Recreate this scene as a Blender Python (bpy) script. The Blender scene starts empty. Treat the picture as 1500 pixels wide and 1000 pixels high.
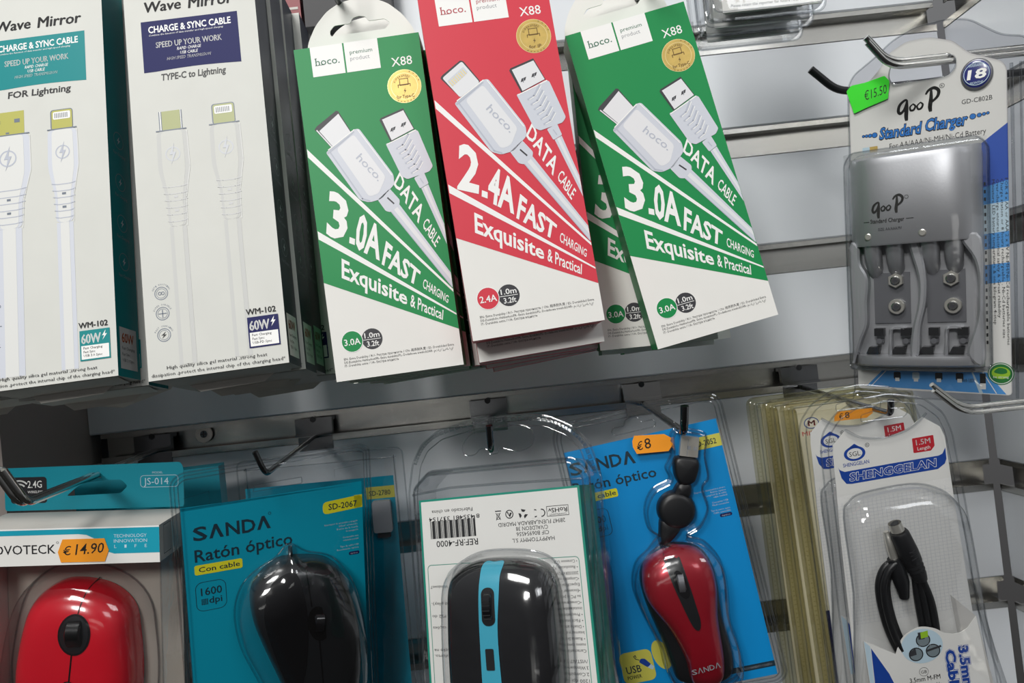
import bpy, math, random
import numpy as np
from mathutils import Vector, Matrix
from mathutils.geometry import tessellate_polygon
random.seed(7)
SC = bpy.context.scene
COL = SC.collection
S = 0.001                      # all lengths below are millimetres

# ------------------------------------------------------------------ camera, world, lights, exposure
def camera():
    cam = bpy.data.cameras.new('camera'); ob = bpy.data.objects.new('camera', cam); COL.objects.link(ob)
    cam.sensor_width = 36; cam.lens = 36 * 1090 / 1500; cam.clip_start = .01
    ro, pi_ = math.radians(6.1), math.radians(1.5)
    f = Vector((0, math.cos(pi_), math.sin(pi_))); u0 = Vector((0, -math.sin(pi_), math.cos(pi_))); r0 = Vector((1, 0, 0))
    c, s = math.cos(ro), math.sin(ro)
    r = c * r0 - s * u0; u = s * r0 + c * u0
    m = Matrix(((r.x, u.x, -f.x, 0), (r.y, u.y, -f.y, -.610), (r.z, u.z, -f.z, 0), (0, 0, 0, 1)))
    ob.matrix_world = m
    SC.camera = ob
camera()
SC.view_settings.view_transform = 'Standard'; SC.view_settings.look = 'None'
SC.view_settings.gamma = 1; SC.view_settings.use_curve_mapping = False
SC.view_settings.exposure = 0.16
SC.cycles.transparent_max_bounces = 32; SC.cycles.max_bounces = 8
SC.cycles.caustics_reflective = False; SC.cycles.caustics_refractive = False

def world():
    w = bpy.data.worlds.new('shop_interior'); SC.world = w; w.use_nodes = True
    nt = w.node_tree; nt.nodes.clear()
    out = nt.nodes.new('ShaderNodeOutputWorld'); bg = nt.nodes.new('ShaderNodeBackground')
    tc = nt.nodes.new('ShaderNodeTexCoord'); sp = nt.nodes.new('ShaderNodeSeparateXYZ'); rp = nt.nodes.new('ShaderNodeValToRGB')
    mr = nt.nodes.new('ShaderNodeMapRange'); mr.inputs[1].default_value = -1; mr.inputs[2].default_value = 1
    nt.links.new(tc.outputs['Generated'], sp.inputs[0]); nt.links.new(sp.outputs[2], mr.inputs[0]); nt.links.new(mr.outputs[0], rp.inputs[0])
    e = rp.color_ramp.elements
    e[0].position = .25; e[0].color = (.02, .019, .018, 1); e[1].position = .9; e[1].color = (.24, .245, .25, 1)
    k = rp.color_ramp.elements.new(.5); k.color = (.085, .085, .087, 1)
    nt.links.new(rp.outputs[0], bg.inputs[0]); bg.inputs[1].default_value = 1.0
    nt.links.new(bg.outputs[0], out.inputs[0])
world()

def area(name, loc, target, sx, sy, watts, col):
    l = bpy.data.lights.new(name, 'AREA'); l.shape = 'RECTANGLE'; l.size = sx; l.size_y = sy; l.energy = watts; l.color = col
    o = bpy.data.objects.new(name, l); COL.objects.link(o); o.location = loc
    d = Vector(target) - Vector(loc); o.rotation_euler = d.to_track_quat('-Z', 'Y').to_euler()
area('ceiling_panel_light', (-.48, -1.2, 1.36), (0, -.15, 0), .7, .35, 16.5, (1, .985, .95))
area('ceiling_strip_light', (-.60, -1.95, .74), (.1, 0, .1), .34, .30, 13.5, (1, .985, .95))
area('shop_window_light', (1.35, -2.3, 1.15), (0, 0, 0), .9, .5, 8.5, (.97, .985, 1))

area('rail_reflection_light', (-.6, -3.5, -.245), (-.6, 0, -.245), .75, .19, .6, (1, .985, .93))  # unseen low panel, added and sized to give the aluminium rail a bright reflection

# ------------------------------------------------------------------ materials
def lin(h):
    r = []
    for i in (0, 2, 4):
        c = int(h[i:i + 2], 16) / 255
        r.append(c / 12.92 if c <= .04045 else ((c + .055) / 1.055) ** 2.4)
    return (*r, 1)
MATS = {}
def mat(name, h, rough=.5, metal=0., coat=0., var=0., scale=60, bump=0., spec=.5):
    """plain paint, board, plastic or metal; var = mottling of the colour, bump = fine surface unevenness"""
    m = bpy.data.materials.new(name); m.use_nodes = True; nt = m.node_tree; b = nt.nodes['Principled BSDF']
    c = lin(h); b.inputs['Base Color'].default_value = c; b.inputs['Roughness'].default_value = rough; b.inputs['Metallic'].default_value = metal
    b.inputs['Coat Weight'].default_value = coat; b.inputs['Coat Roughness'].default_value = .08; b.inputs['Specular IOR Level'].default_value = spec
    m.diffuse_color = c
    if var or bump:
        tc = nt.nodes.new('ShaderNodeTexCoord'); n = nt.nodes.new('ShaderNodeTexNoise'); n.inputs['Scale'].default_value = scale; n.inputs['Detail'].default_value = 5
        nt.links.new(tc.outputs['Object'], n.inputs['Vector'])
        if var:
            rp = nt.nodes.new('ShaderNodeValToRGB')
            rp.color_ramp.elements[0].position = .3; rp.color_ramp.elements[1].position = .7
            rp.color_ramp.elements[0].color = (*[x * (1 - var) for x in c[:3]], 1); rp.color_ramp.elements[1].color = (*[min(1, x * (1 + var)) for x in c[:3]], 1)
            nt.links.new(n.outputs['Fac'], rp.inputs[0]); nt.links.new(rp.outputs[0], b.inputs['Base Color'])
        if bump:
            bp = nt.nodes.new('ShaderNodeBump'); bp.inputs['Strength'].default_value = bump; bp.inputs['Distance'].default_value = .001
            nt.links.new(n.outputs['Fac'], bp.inputs['Height']); nt.links.new(bp.outputs[0], b.inputs['Normal'])
    MATS[name] = m; return m
def plastic(name, tint, edge, base=.05, gain=.55, rough=.04, wob=.25):
    """thin clear sheet: see-through, a mirror-like coat that grows at grazing angles, slightly wavy"""
    m = bpy.data.materials.new(name); m.use_nodes = True; nt = m.node_tree; nt.nodes.clear()
    out = nt.nodes.new('ShaderNodeOutputMaterial'); mx = nt.nodes.new('ShaderNodeMixShader'); tr = nt.nodes.new('ShaderNodeBsdfTransparent'); gl = nt.nodes.new('ShaderNodeBsdfGlossy')
    gl.inputs['Roughness'].default_value = rough; gl.inputs['Color'].default_value = (.95, .96, .97, 1)
    lw = nt.nodes.new('ShaderNodeLayerWeight'); lw.inputs[0].default_value = .5
    tc = nt.nodes.new('ShaderNodeTexCoord'); n = nt.nodes.new('ShaderNodeTexNoise'); n.inputs['Scale'].default_value = 45; n.inputs['Detail'].default_value = 2
    bp = nt.nodes.new('ShaderNodeBump'); bp.inputs['Strength'].default_value = wob; bp.inputs['Distance'].default_value = .002
    nt.links.new(tc.outputs['Object'], n.inputs['Vector']); nt.links.new(n.outputs['Fac'], bp.inputs['Height']); nt.links.new(bp.outputs[0], gl.inputs['Normal'])
    pw = nt.nodes.new('ShaderNodeMath'); pw.operation = 'POWER'; pw.inputs[1].default_value = 3
    ma = nt.nodes.new('ShaderNodeMath'); ma.operation = 'MULTIPLY_ADD'; ma.inputs[1].default_value = gain; ma.inputs[2].default_value = base
    nt.links.new(lw.outputs['Facing'], pw.inputs[0]); nt.links.new(pw.outputs[0], ma.inputs[0]); nt.links.new(ma.outputs[0], mx.inputs[0])
    mc = nt.nodes.new('ShaderNodeMix'); mc.data_type = 'RGBA'
    nt.links.new(pw.outputs[0], mc.inputs[0]); mc.inputs[6].default_value = (*tint, 1); mc.inputs[7].default_value = (*edge, 1)
    nt.links.new(mc.outputs[2], tr.inputs[0]); nt.links.new(tr.outputs[0], mx.inputs[1]); nt.links.new(gl.outputs[0], mx.inputs[2]); nt.links.new(mx.outputs[0], out.inputs[0])
    m.diffuse_color = (*tint, .3); MATS[name] = m; return m
M = MATS
mat('laminate', 'E0E4E9', .28, var=.02, scale=9, bump=.02); mat('laminate_edge', '8F9299', .4); mat('aluminium', 'B2B1AD', .26, 1, bump=.03, scale=200)
mat('pillar_board', '8d8480', .45, var=.04, scale=8); mat('dark_gap', '3a3a3c', .6)
mat('chrome', 'C9C9C6', .14, 1); mat('dark_chrome', '6d6e70', .16, 1); mat('black_wire', '202224', .3, .3); mat('screw', 'b5b2ab', .3, 1)
mat('card_white', 'E9E8E4', .6, var=.015, scale=40, spec=.25); mat('soft_white', 'DDDEDC', .5, spec=.3); mat('ghost_edge', 'CBCCCA', .6, spec=.25); mat('soft_paper', 'D3D4CF', .6, var=.02, scale=40, spec=.25); mat('print_white', 'F2F2F0', .5); mat('carton_grey', 'c9c6c0', .7, var=.05, scale=30)
mat('teal', '008689', .45, spec=.3); mat('navy', '1F2259', .55, spec=.2); mat('navy_side', '0F172C', .38); mat('ink', '17181b', .5); mat('grey_ink', '8d9096', .5); mat('pale_ink', 'c9ccd2', .5); mat('ghost', 'C9CACB', .5)
mat('cable_print', 'CDD1DB', .45); mat('cable_shade', 'B7BCC9', .45); mat('olive', 'B5B35A', .4); mat('olive_pale', 'A7AC79', .4); mat('steel_ink', '6f7886', .4); mat('pearl', 'E2E3E6', .45)
mat('hoco_green', '128A4A', .45, spec=.35, var=.015, scale=20); mat('hoco_red', 'D43B4B', .42, spec=.4, var=.015, scale=20); mat('label_green', '2c6a50', .5); mat('label_red', 'b23b48', .5)
mat('gold', 'CDAF62', .38, .35, var=.12, scale=150); mat('gold_dark', '6b4f1c', .5); mat('gold_rim', 'E8D59A', .35, .3); mat('charcoal', '35353a', .5)
mat('orange_ink', 'c9662f', .5); mat('tag_orange', 'F49A1E', .55); mat('tag_green', '2EE01C', .5); mat('pen', '14140f', .6)
mat('sanda_teal', '009DBA', .4); mat('sanda_blue', '0092DA', .4); mat('sanda_ink', '16313F', .5); mat('yellow', 'EDE52B', .5); mat('yellow_soft', 'DCD45A', .5)
mat('novo_teal', '0090A4', .42); mat('novo_band', '159FB8', .42)
mat('gloss_red', 'F20A28', .22, 0, coat=1); mat('dark_red', 'A10F24', .28, .35, coat=.6); mat('gloss_black', '0d0d10', .12, coat=.6); mat('satin_black', '18191c', .3, coat=.25); mat('wheel_black', '0a0a0b', .25); mat('rubber_black', '121316', .4)
mat('cyan_trim', '3FA9C4', .3, coat=.3); mat('box_green', '0C8F79', .4); mat('silver_paint', 'B4B5B9', .40, .6, bump=.03, scale=900); mat('silver_dark', '7d7e83', .38, .6)
mat('metal_bright', 'dedbd2', .28, .75); mat('blue_deep', '1F50B4', .45); mat('blue_sky', '4F9BE0', .45); mat('blue_text', '1a78cf', .4); mat('badge_blue', '2C3377', .25, coat=1); mat('leaf_green', '1f7a33', .5); mat('leaf_lime', '9ccb2b', .5)
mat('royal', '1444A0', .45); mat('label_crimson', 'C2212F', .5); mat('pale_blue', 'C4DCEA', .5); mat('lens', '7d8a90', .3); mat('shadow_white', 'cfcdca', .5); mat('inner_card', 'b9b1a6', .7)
mat('red_carton', '7d1522', .4); mat('black_carton', '14141c', .5); mat('cream_card', 'E4DFCF', .6); mat('white_tray', 'efeeeb', .35, bump=.12, scale=700)
plastic('clear', (.94, .945, .95), (.50, .52, .54)); plastic('clear_thick', (.84, .85, .86), (.32, .34, .36), .07, .6, .06); plastic('clear_grey', (.74, .74, .765), (.38, .39, .42), .06, .5, .05)
plastic('clear_dome', (.93, .935, .94), (.62, .64, .66), .075, .45, .09, .35); plastic('clear_yellow', (.945, .935, .86), (.64, .63, .52), .06, .4, .12)

# ------------------------------------------------------------------ mesh helpers
def catmull(pts, n=6, closed=True):
    out = []; N = len(pts)
    rng = range(N) if closed else range(N - 1)
    for i in rng:
        g = (lambda k: pts[k % N]) if closed else (lambda k: pts[min(max(k, 0), N - 1)])
        p0, p1, p2, p3 = map(np.array, (g(i - 1), g(i), g(i + 1), g(i + 2)))
        for k in range(n):
            t = k / n
            out.append(tuple(.5 * ((2 * p1) + (-p0 + p2) * t + (2 * p0 - 5 * p1 + 4 * p2 - p3) * t * t + (-p0 + 3 * p1 - 3 * p2 + p3) * t ** 3)))
    if not closed: out.append(tuple(pts[-1]))
    return out
def rrect(x0, y0, x1, y1, r, n=5):
    p = []
    for cx, cy, a in ((x1 - r, y1 - r, 0), (x0 + r, y1 - r, 90), (x0 + r, y0 + r, 180), (x1 - r, y0 + r, 270)):
        for k in range(n + 1):
            t = math.radians(a + 90 * k / n); p.append((cx + r * math.cos(t), cy + r * math.sin(t)))
    return p
def ell(cx, cy, rx, ry=None, n=28, rot=0):
    ry = rx if ry is None else ry; c, s = math.cos(math.radians(rot)), math.sin(math.radians(rot))
    return [(cx + rx * math.cos(a) * c - ry * math.sin(a) * s, cy + rx * math.cos(a) * s + ry * math.sin(a) * c) for a in [2 * math.pi * k / n for k in range(n)]]
def rounded(pts, r, n=4):
    """round the corners of a polygon by about r"""
    out = []; N = len(pts)
    for i in range(N):
        a, b, c = (np.array(pts[j % N], float) for j in (i - 1, i, i + 1))
        u, v = a - b, c - b; lu, lv = np.linalg.norm(u), np.linalg.norm(v); d = min(r, lu * .45, lv * .45)
        p, q = b + u / lu * d, b + v / lv * d
        for k in range(n + 1):
            t = k / n; out.append(tuple((1 - t) ** 2 * p + 2 * t * (1 - t) * b + t * t * q))
    return out
def grow(pts, d):
    """offset a closed outline outwards by d"""
    P = np.array(pts, float); A = .5 * np.sum(P[:, 0] * np.roll(P[:, 1], -1) - np.roll(P[:, 0], -1) * P[:, 1]); sg = 1 if A > 0 else -1
    T = np.roll(P, -1, 0) - np.roll(P, 1, 0); T /= np.linalg.norm(T, axis=1)[:, None] + 1e-9
    return [tuple(x) for x in P + sg * d * np.stack([T[:, 1], -T[:, 0]], 1)]

FONT = {}
def glyphs(s, bold, res=2):
    """2-D outline mesh of a line of writing: x in 0..1 over its width, y in cap heights"""
    k = (s, bold, res)
    if k not in FONT:
        def raw(t):
            c = bpy.data.curves.new('writing', 'FONT'); c.body = t; c.size = 1; c.resolution_u = res; c.offset = bold; c.fill_mode = 'FRONT'
            o = bpy.data.objects.new('writing', c); me = o.to_mesh()
            v = np.array([tuple(x.co)[:2] for x in me.vertices]) if len(me.vertices) else np.zeros((0, 2)); f = [tuple(p.vertices) for p in me.polygons]
            o.to_mesh_clear(); bpy.data.objects.remove(o); bpy.data.curves.remove(c); return v, f
        if 'cap' not in FONT: FONT['cap'] = raw('H')[0][:, 1].max()
        fat = bold if not (bold > 0 and any(ch in 'MW' for ch in s)) else 0
        if fat == bold: v, f = raw(s)
        else:                              # letters with sharp notches: thicken by four shifted copies
            o_, bold = bold, 0; v0, f0 = raw(s); v = np.concatenate([v0 + d for d in ((o_, 0), (-o_, 0), (0, o_ * .6), (0, -o_ * .6))]); f = [tuple(i + k_ * len(v0) for i in q) for k_ in range(4) for q in f0]
        if len(v):
            x0, x1 = v[:, 0].min(), v[:, 0].max(); v = np.stack([(v[:, 0] - x0) / (x1 - x0), v[:, 1] / FONT['cap']], 1)
        FONT[k] = (v, f)
    return FONT[k]

class MB:
    def __init__(s): s.v = []; s.f = []; s.m = []; s.sm = []; s.mats = []; s.T = None
    def mi(s, m):
        if m not in s.mats: s.mats.append(m)
        return s.mats.index(m)
    def add(s, V, F, m, smooth=False):
        o = len(s.v); i = s.mi(m)
        for p in V:
            p = Vector((float(p[0]), float(p[1]), float(p[2])))
            if s.T is not None: p = s.T @ p
            s.v.append(p)
        for f in F: s.f.append([o + k for k in f]); s.m.append(i); s.sm.append(smooth)
        return s
    def flat(s, pts, z, m, holes=()):
        loops = [[Vector((p[0], p[1], 0)) for p in L] for L in (pts, *holes)]
        tri = tessellate_polygon(loops); V = [(p.x, p.y, z) for L in loops for p in L]
        out = []
        for t in tri:
            a, b, c = (V[k] for k in t)
            ar = (b[0] - a[0]) * (c[1] - a[1]) - (c[0] - a[0]) * (b[1] - a[1])
            out.append(t if ar > 0 else t[::-1])
        return s.add(V, out, m)
    def rect(s, x0, y0, x1, y1, z, m): return s.flat([(x0, y0), (x1, y0), (x1, y1), (x0, y1)], z, m)
    def ring(s, cx, cy, r, w, z, m, n=28):
        return s.flat(ell(cx, cy, r, n=n), z, m, [ell(cx, cy, r - w, n=n)])
    def line(s, pts, w, z, m, closed=False):
        P = [np.array(p, float) for p in pts]
        if closed: P = P + [P[0]]
        for a, b in zip(P, P[1:]):
            d = b - a; L = np.linalg.norm(d)
            if L < 1e-6: continue
            n = np.array((-d[1], d[0])) / L * w / 2; e = d / L * w * .3
            s.add([(*(a - e - n), z), (*(b + e - n), z), (*(b + e + n), z), (*(a - e + n), z)], [(0, 1, 2, 3)], m)
        return s
    def prism(s, pts, z0, z1, m, holes=(), side=None, back=True, smooth=False):
        s.flat(pts, z1, m, holes)
        if back:
            k = len(s.f); s.flat(pts, z0, m, holes)
            for i in range(k, len(s.f)): s.f[i] = s.f[i][::-1]
        for L in (pts, *holes):
            n = len(L); s.add([(*p, z0) for p in L] + [(*p, z1) for p in L], [(i, (i + 1) % n, n + (i + 1) % n, n + i) for i in range(n)], side or m, smooth)
        return s
    def box(s, a, b, m):
        (x0, y0, z0), (x1, y1, z1) = a, b
        V = [(x, y, z) for z in (z0, z1) for y in (y0, y1) for x in (x0, x1)]
        return s.add(V, [(0, 2, 3, 1), (4, 5, 7, 6), (0, 1, 5, 4), (2, 6, 7, 3), (0, 4, 6, 2), (1, 3, 7, 5)], m)
    def tube(s, path, r, m, n=10, closed=False, caps=True):
        P = [np.array(p, float) for p in path]; N = len(P); rings = []; up = None
        for i in range(N):
            a = P[i - 1] if (i or closed) else P[i]; b = P[(i + 1) % N] if (i < N - 1 or closed) else P[i]
            t = b - a; t /= np.linalg.norm(t) + 1e-9
            if up is None: up = np.cross(t, (0, 0, 1) if abs(t[2]) < .9 else (1, 0, 0))
            up = up - t * np.dot(up, t); up /= np.linalg.norm(up) + 1e-9; w = np.cross(t, up)
            rr = r[i] if isinstance(r, (list, tuple)) else r
            rings.append([P[i] + rr * (math.cos(2 * math.pi * k / n) * up + math.sin(2 * math.pi * k / n) * w) for k in range(n)])
        V = [p for R in rings for p in R]; F = []
        for i in range(N if closed else N - 1):
            j = (i + 1) % N
            F += [(i * n + k, i * n + (k + 1) % n, j * n + (k + 1) % n, j * n + k) for k in range(n)]
        s.add(V, F, m, True)
        if caps and not closed: s.add(rings[0], [tuple(range(n))[::-1]], m); s.add(rings[-1], [tuple(range(n))], m)
        return s
    def quadtext(s, t, BL, BR, TL, TR, z, m, bold=0., res=2):
        v, f = glyphs(t, bold, res); BL, BR, TL, TR = (np.array(p, float) for p in (BL, BR, TL, TR))
        return s.add([(*((BL * (1 - u) + BR * u) * (1 - w) + (TL * (1 - u) + TR * u) * w), z) for u, w in v], f, m)
    def text(s, t, x0, x1, y, h, z, m, bold=0., slant=0., dy=0., res=2):
        return s.quadtext(t, (x0, y), (x1, y + dy), (x0 + slant * h, y + h), (x1 + slant * h, y + dy + h), z, m, bold, res)
    def utext(s, t, x0, x1, ytop, h, z, m, bold=0.):      # upside-down line: starts at the right, baseline on top
        return s.quadtext(t, (x1, ytop), (x0, ytop), (x1, ytop - h), (x0, ytop - h), z, m, bold)
    def build(s, name, parent=None):
        me = bpy.data.meshes.new(name); me.from_pydata([p * S for p in s.v], [], s.f); me.update()
        for m in s.mats: me.materials.append(M[m])
        me.polygons.foreach_set('material_index', s.m); me.polygons.foreach_set('use_smooth', s.sm)
        if any(s.sm): me.set_sharp_from_angle(angle=math.radians(40))
        o = bpy.data.objects.new(name, me); COL.objects.link(o)
        if parent is not None: o.parent = parent
        return o

class Dome:
    """swollen shape over a closed outline; knows its own height so that details can lie on it"""
    def __init__(s, pts, h, e=.45, q=.8, z0=0, n=6, hump=0., c=None, grow_by=0):
        s.o = catmull(pts, n) if n else list(pts)
        if grow_by: s.o = grow(s.o, grow_by)
        s.h, s.e, s.q, s.z0, s.hump = h, e, q, z0, hump
        P = np.array(s.o); s.c = np.array(c) if c is not None else (P.min(0) + P.max(0)) / 2
        a = np.arctan2(P[:, 1] - s.c[1], P[:, 0] - s.c[0]); r = np.hypot(P[:, 0] - s.c[0], P[:, 1] - s.c[1]); k = np.argsort(a)
        s.a = np.concatenate([a[k] - 2 * np.pi, a[k], a[k] + 2 * np.pi]); s.r = np.tile(r[k], 3); s.half = (P[:, 1].max() - P[:, 1].min()) / 2
    def z(s, t, y): return s.z0 + s.h * math.sin(t) ** s.q * (1 + s.hump * (y - s.c[1]) / s.half)
    def at(s, x, y):
        d = np.array((x, y)) - s.c; R = np.interp(math.atan2(d[1], d[0]), s.a, s.r); rho = min(1, math.hypot(*d) / R)
        return s.z(math.acos(min(1, rho ** (1 / s.e))), y)
    def into(s, mb, m, rings=9, skirt=None, cap=True):
        V = []; n = len(s.o); T = [math.pi / 2 * (k / rings) ** 1.0 for k in range(rings)]
        L = []
        if skirt is not None: L.append([(*p, skirt) for p in s.o])
        for t in T:
            k = math.cos(t) ** s.e
            L.append([(s.c[0] + (x - s.c[0]) * k, s.c[1] + (y - s.c[1]) * k, s.z(t, s.c[1] + (y - s.c[1]) * k)) for x, y in s.o])
        V = [p for r in L for p in r]; F = []
        for i in range(len(L) - 1): F += [(i * n + k, i * n + (k + 1) % n, (i + 1) * n + (k + 1) % n, (i + 1) * n + k) for k in range(n)]
        V.append((*s.c, s.z(math.pi / 2, s.c[1]))); b = (len(L) - 1) * n
        F += [(b + k, b + (k + 1) % n, len(V) - 1) for k in range(n)]
        P = np.array(s.o); A = np.sum(P[:, 0] * np.roll(P[:, 1], -1) - np.roll(P[:, 0], -1) * P[:, 1])
        if A < 0: F = [f[::-1] for f in F]
        return mb.add(V, F, m, True)
    def patch(s, mb, pts, off, m, rings=6, sub=3):
        """a skin over the star-shaped polygon pts, lying off above the dome"""
        P = catmull(pts, sub) if sub else pts; c = np.mean(P, 0); n = len(P); V = [(*c, s.at(*c) + off)]
        for k in range(1, rings + 1):
            for p in P:
                q = c + (np.array(p) - c) * k / rings; V.append((*q, s.at(*q) + off))
        F = [(0, 1 + i, 1 + (i + 1) % n) for i in range(n)]
        for k in range(rings - 1):
            a, b = 1 + k * n, 1 + (k + 1) * n; F += [(a + i, b + i, b + (i + 1) % n, a + (i + 1) % n) for i in range(n)]
        A = sum(P[i][0] * P[(i + 1) % n][1] - P[(i + 1) % n][0] * P[i][1] for i in range(n))
        if A < 0: F = [f[::-1] for f in F]
        return mb.add(V, F, m, True)
    def seam(s, mb, pts, w, off, m, n=8):
        P = [a for i in range(len(pts) - 1) for a in [tuple(np.array(pts[i]) * (1 - k / n) + np.array(pts[i + 1]) * k / n) for k in range(n)]] + [pts[-1]]
        return mb.tube([(x, y, s.at(x, y) + off) for x, y in P], w, m, 6)

def roundpath(P, r, n=6):
    """soften the bends of a wire"""
    P = [np.array(p, float) for p in P]; out = [P[0]]
    for a, b, c in zip(P, P[1:], P[2:]):
        u, v = a - b, c - b; lu, lv = np.linalg.norm(u), np.linalg.norm(v); d = min(r, lu * .48, lv * .48); p, q = b + u / lu * d, b + v / lv * d
        out += [(1 - k / n) ** 2 * p + 2 * k / n * (1 - k / n) * b + (k / n) ** 2 * q for k in range(n + 1)]
    return out + [P[-1]]

# ------------------------------------------------------------------ scene-tree helpers
BASE = Matrix(((1, 0, 0), (0, 0, -1), (0, 1, 0))).to_4x4()          # package frame: x right, y up, z towards the shopper
def pose(t, e):
    v = Vector([math.radians(a) for a in e]); R = Matrix.Rotation(v.length, 4, v.normalized()) if v.length > 1e-6 else Matrix.Identity(4)
    return Matrix.Translation(Vector(t) * S) @ R @ BASE
def shift(m, dx=0, dy=0, dz=0, roll=0, about=(35, 190), yaw=0, tilt=0):
    a = Vector((about[0], about[1], 0)) * S
    return m @ Matrix.Translation(Vector((dx, dy, dz)) * S) @ Matrix.Translation(a) @ Matrix.Rotation(math.radians(roll), 4, 'Z') @ Matrix.Rotation(math.radians(yaw), 4, 'Y') @ Matrix.Rotation(math.radians(tilt), 4, 'X') @ Matrix.Translation(-a)
def tag(o, label, cat, group=None, kind=None):
    o['label'] = label; o['category'] = cat
    if group: o['group'] = group
    if kind: o['kind'] = kind
    return o
def thing(name, label, cat, m=None, group=None):
    o = bpy.data.objects.new(name, None); o.empty_display_size = .01; COL.objects.link(o)
    if m is not None: o.matrix_world = m
    return tag(o, label, cat, group)
def dup(root, m, label):
    r = root.copy(); COL.objects.link(r); r.matrix_world = m; r['label'] = label
    for ch in list(root.children):
        c = ch.copy(); COL.objects.link(c); c.parent = r
        for g in list(ch.children):
            d = g.copy(); COL.objects.link(d); d.parent = c
    return r
def structure(name, mb):
    o = mb.build(name); o['kind'] = 'structure'; return o
ORD = ['front', 'second', 'third', 'fourth', 'fifth']

# ------------------------------------------------------------------ the setting: slatted back wall, right wall, left pillar
GROOVES = [247, 159.5, 61, -36, -133, -228, -325]
def slats(along, x0, x1, name):
    """boards between grooves; along='x' faces -y at y=0, along='y' faces -x at x=381"""
    mb = MB(); edges = [400] + [g for g in GROOVES for g in (g + 12, g - 12)] + [-420]
    for top, bot in zip(edges[::2], edges[1::2]):
        for prof in [[(0, bot + 1.2), (1.2, bot), (16, bot), (16, top), (1.2, top), (0, top - 1.2)]]:
            n = len(prof)
            P = [[(x, d, z) if along == 'x' else (381 + d, x, z) for d, z in prof] for x in (x0, x1)]
            mb.add(P[0] + P[1], [(i, n + i, n + (i + 1) % n, (i + 1) % n) for i in range(n)] + [tuple(range(n)), tuple(range(2 * n - 1, n - 1, -1))], 'laminate')
    a, b = ((x0, 16, -420), (x1, 20, 400)) if along == 'x' else ((397, x0, -420), (401, x1, 400))
    mb.box(a, b, 'dark_gap')
    return structure(name, mb)
slats('x', -352, 377, 'wall_back'); slats('y', -420, -4, 'wall_right')
structure('wall_left', MB().box((-392, -104, -420), (-352.5, 20, 400), 'pillar_board'))
def insert(along, x0, x1, g, name):
    prof = [(-.6, g - 12.6), (-.6, g - 7.5), (1.2, g - 7.5), (1.2, g - 9.5), (11, g - 9.5), (11, g + 9.5), (2.4, g + 9.5), (2.4, g + 8), (1.4, g + 8), (1.4, g + 11.8), (13, g + 11.8), (13, g - 11.8), (1, g - 11.8), (1, g - 12.6)]
    mb = MB(); n = len(prof); P = [[(x, d, z) if along == 'x' else (381 + d, x, z) for d, z in prof] for x in (x0, x1)]
    mb.add(P[0] + P[1], [(i, (i + 1) % n, n + (i + 1) % n, n + i) for i in range(n)], 'aluminium'); return structure(name, mb)
for i, g in enumerate(GROOVES):
    insert('x', -344 if g == -36 else -352, 377, g, 'trim_%d' % (i + 1)); insert('y', -420, -4, g, 'trim_%d' % (i + 11))
structure('trim_30', MB().tube([(-262, 9, -33), (-262, 7.5, -33)], 7, 'screw', 20).tube([(-262, 7.6, -33), (-262, 7, -33)], 3, 'dark_chrome', 16).box((-264.6, 6.8, -33.5), (-259.4, 7.2, -32.5), 'black_wire').box((-262.5, 6.8, -35.6), (-261.5, 7.2, -30.4), 'black_wire'))

# ------------------------------------------------------------------ display hooks
def hook(x, path, r, wire, label, plate=True, double=0., lower=None, zc=-36, metal='dark_chrome'):
    t = thing('display_hook', label, 'hook', None, 'hooks on the slatted wall')
    if plate:
        mb = MB(); mb.box((x - 15, -3, zc - 5.5), (x + 15, 2, zc + 7), metal); mb.box((x - 15, -6, zc - 7.2), (x + 15, 2, zc - 5.2), metal)
        mb.box((x - 15, 2, zc + 4), (x + 15, 9, zc + 7), metal); mb.box((x - 14, -1, zc - 19), (x + 14, 0.2, zc - 8), metal); mb.tube([(x, -3.4, zc + 6), (x, -2, zc + 6)], 2.4, 'black_wire', 14)
        mb.build('back_plate', t)
    if lower: MB().tube([(x + lower, -2, zc - 12), (x + lower, -6, zc - 12)], 1.6, metal).build('prong', t)
    P = roundpath(path, 7)
    mb = MB()
    if double:
        a = [p + np.array(double) for p in P]; b = [p - np.array(double) for p in P]; mb.tube(a, r, wire, 12); mb.tube(b, r, wire, 12); mb.tube([a[-1], P[-1] + (P[-1] - P[-2]) * .02, b[-1]], r, wire, 12)
    else: mb.tube(P, r, wire, 12)
    mb.build('wire', t); return t
hook(-300, [(-300, -2, -42), (-252, -236, -45), (-259, -241, -27)], 1.9, 'chrome', 'chrome double-wire hook through the teal hang tab of the red mouse box', double=(2.1, 0, 0))
hook(-168, [(-168, -2, -44), (-150, -178, -50), (-153.5, -182, -36)], 1.7, 'dark_chrome', 'hook with a short upright tip above the black mouse blister pack')
hook(-25, [(-25, -2, -44), (-16.3, -232, -44), (-16.0, -235, -31)], 1.8, 'dark_chrome', 'hook with upright tip holding the upside-down printed mouse pack')
hook(101, [(101, -2, -46), (83, -226, -46), (84.2, -229, -32)], 2.2, 'dark_chrome', 'hook with upright tip above the orange eight euro sticker', metal='chrome')
hook(230, [(230, -2, -46), (207, -191, -52), (207, -193, -44)], 1.8, 'dark_chrome', 'hook holding the black audio cable pack and the yellowed packs')
hook(-84, [(-84, -2, 238), (-78, -226, 214), (-79.5, -232, 232)], 1.9, 'black_wire', 'dark hook through the hang tab of the left green carton stack', zc=250)
hook(112, [(112, -2, 238), (96, -216, 208), (95, -221, 226)], 1.9, 'black_wire', 'dark hook through the hang tab of the right green carton stack', zc=250)
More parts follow.
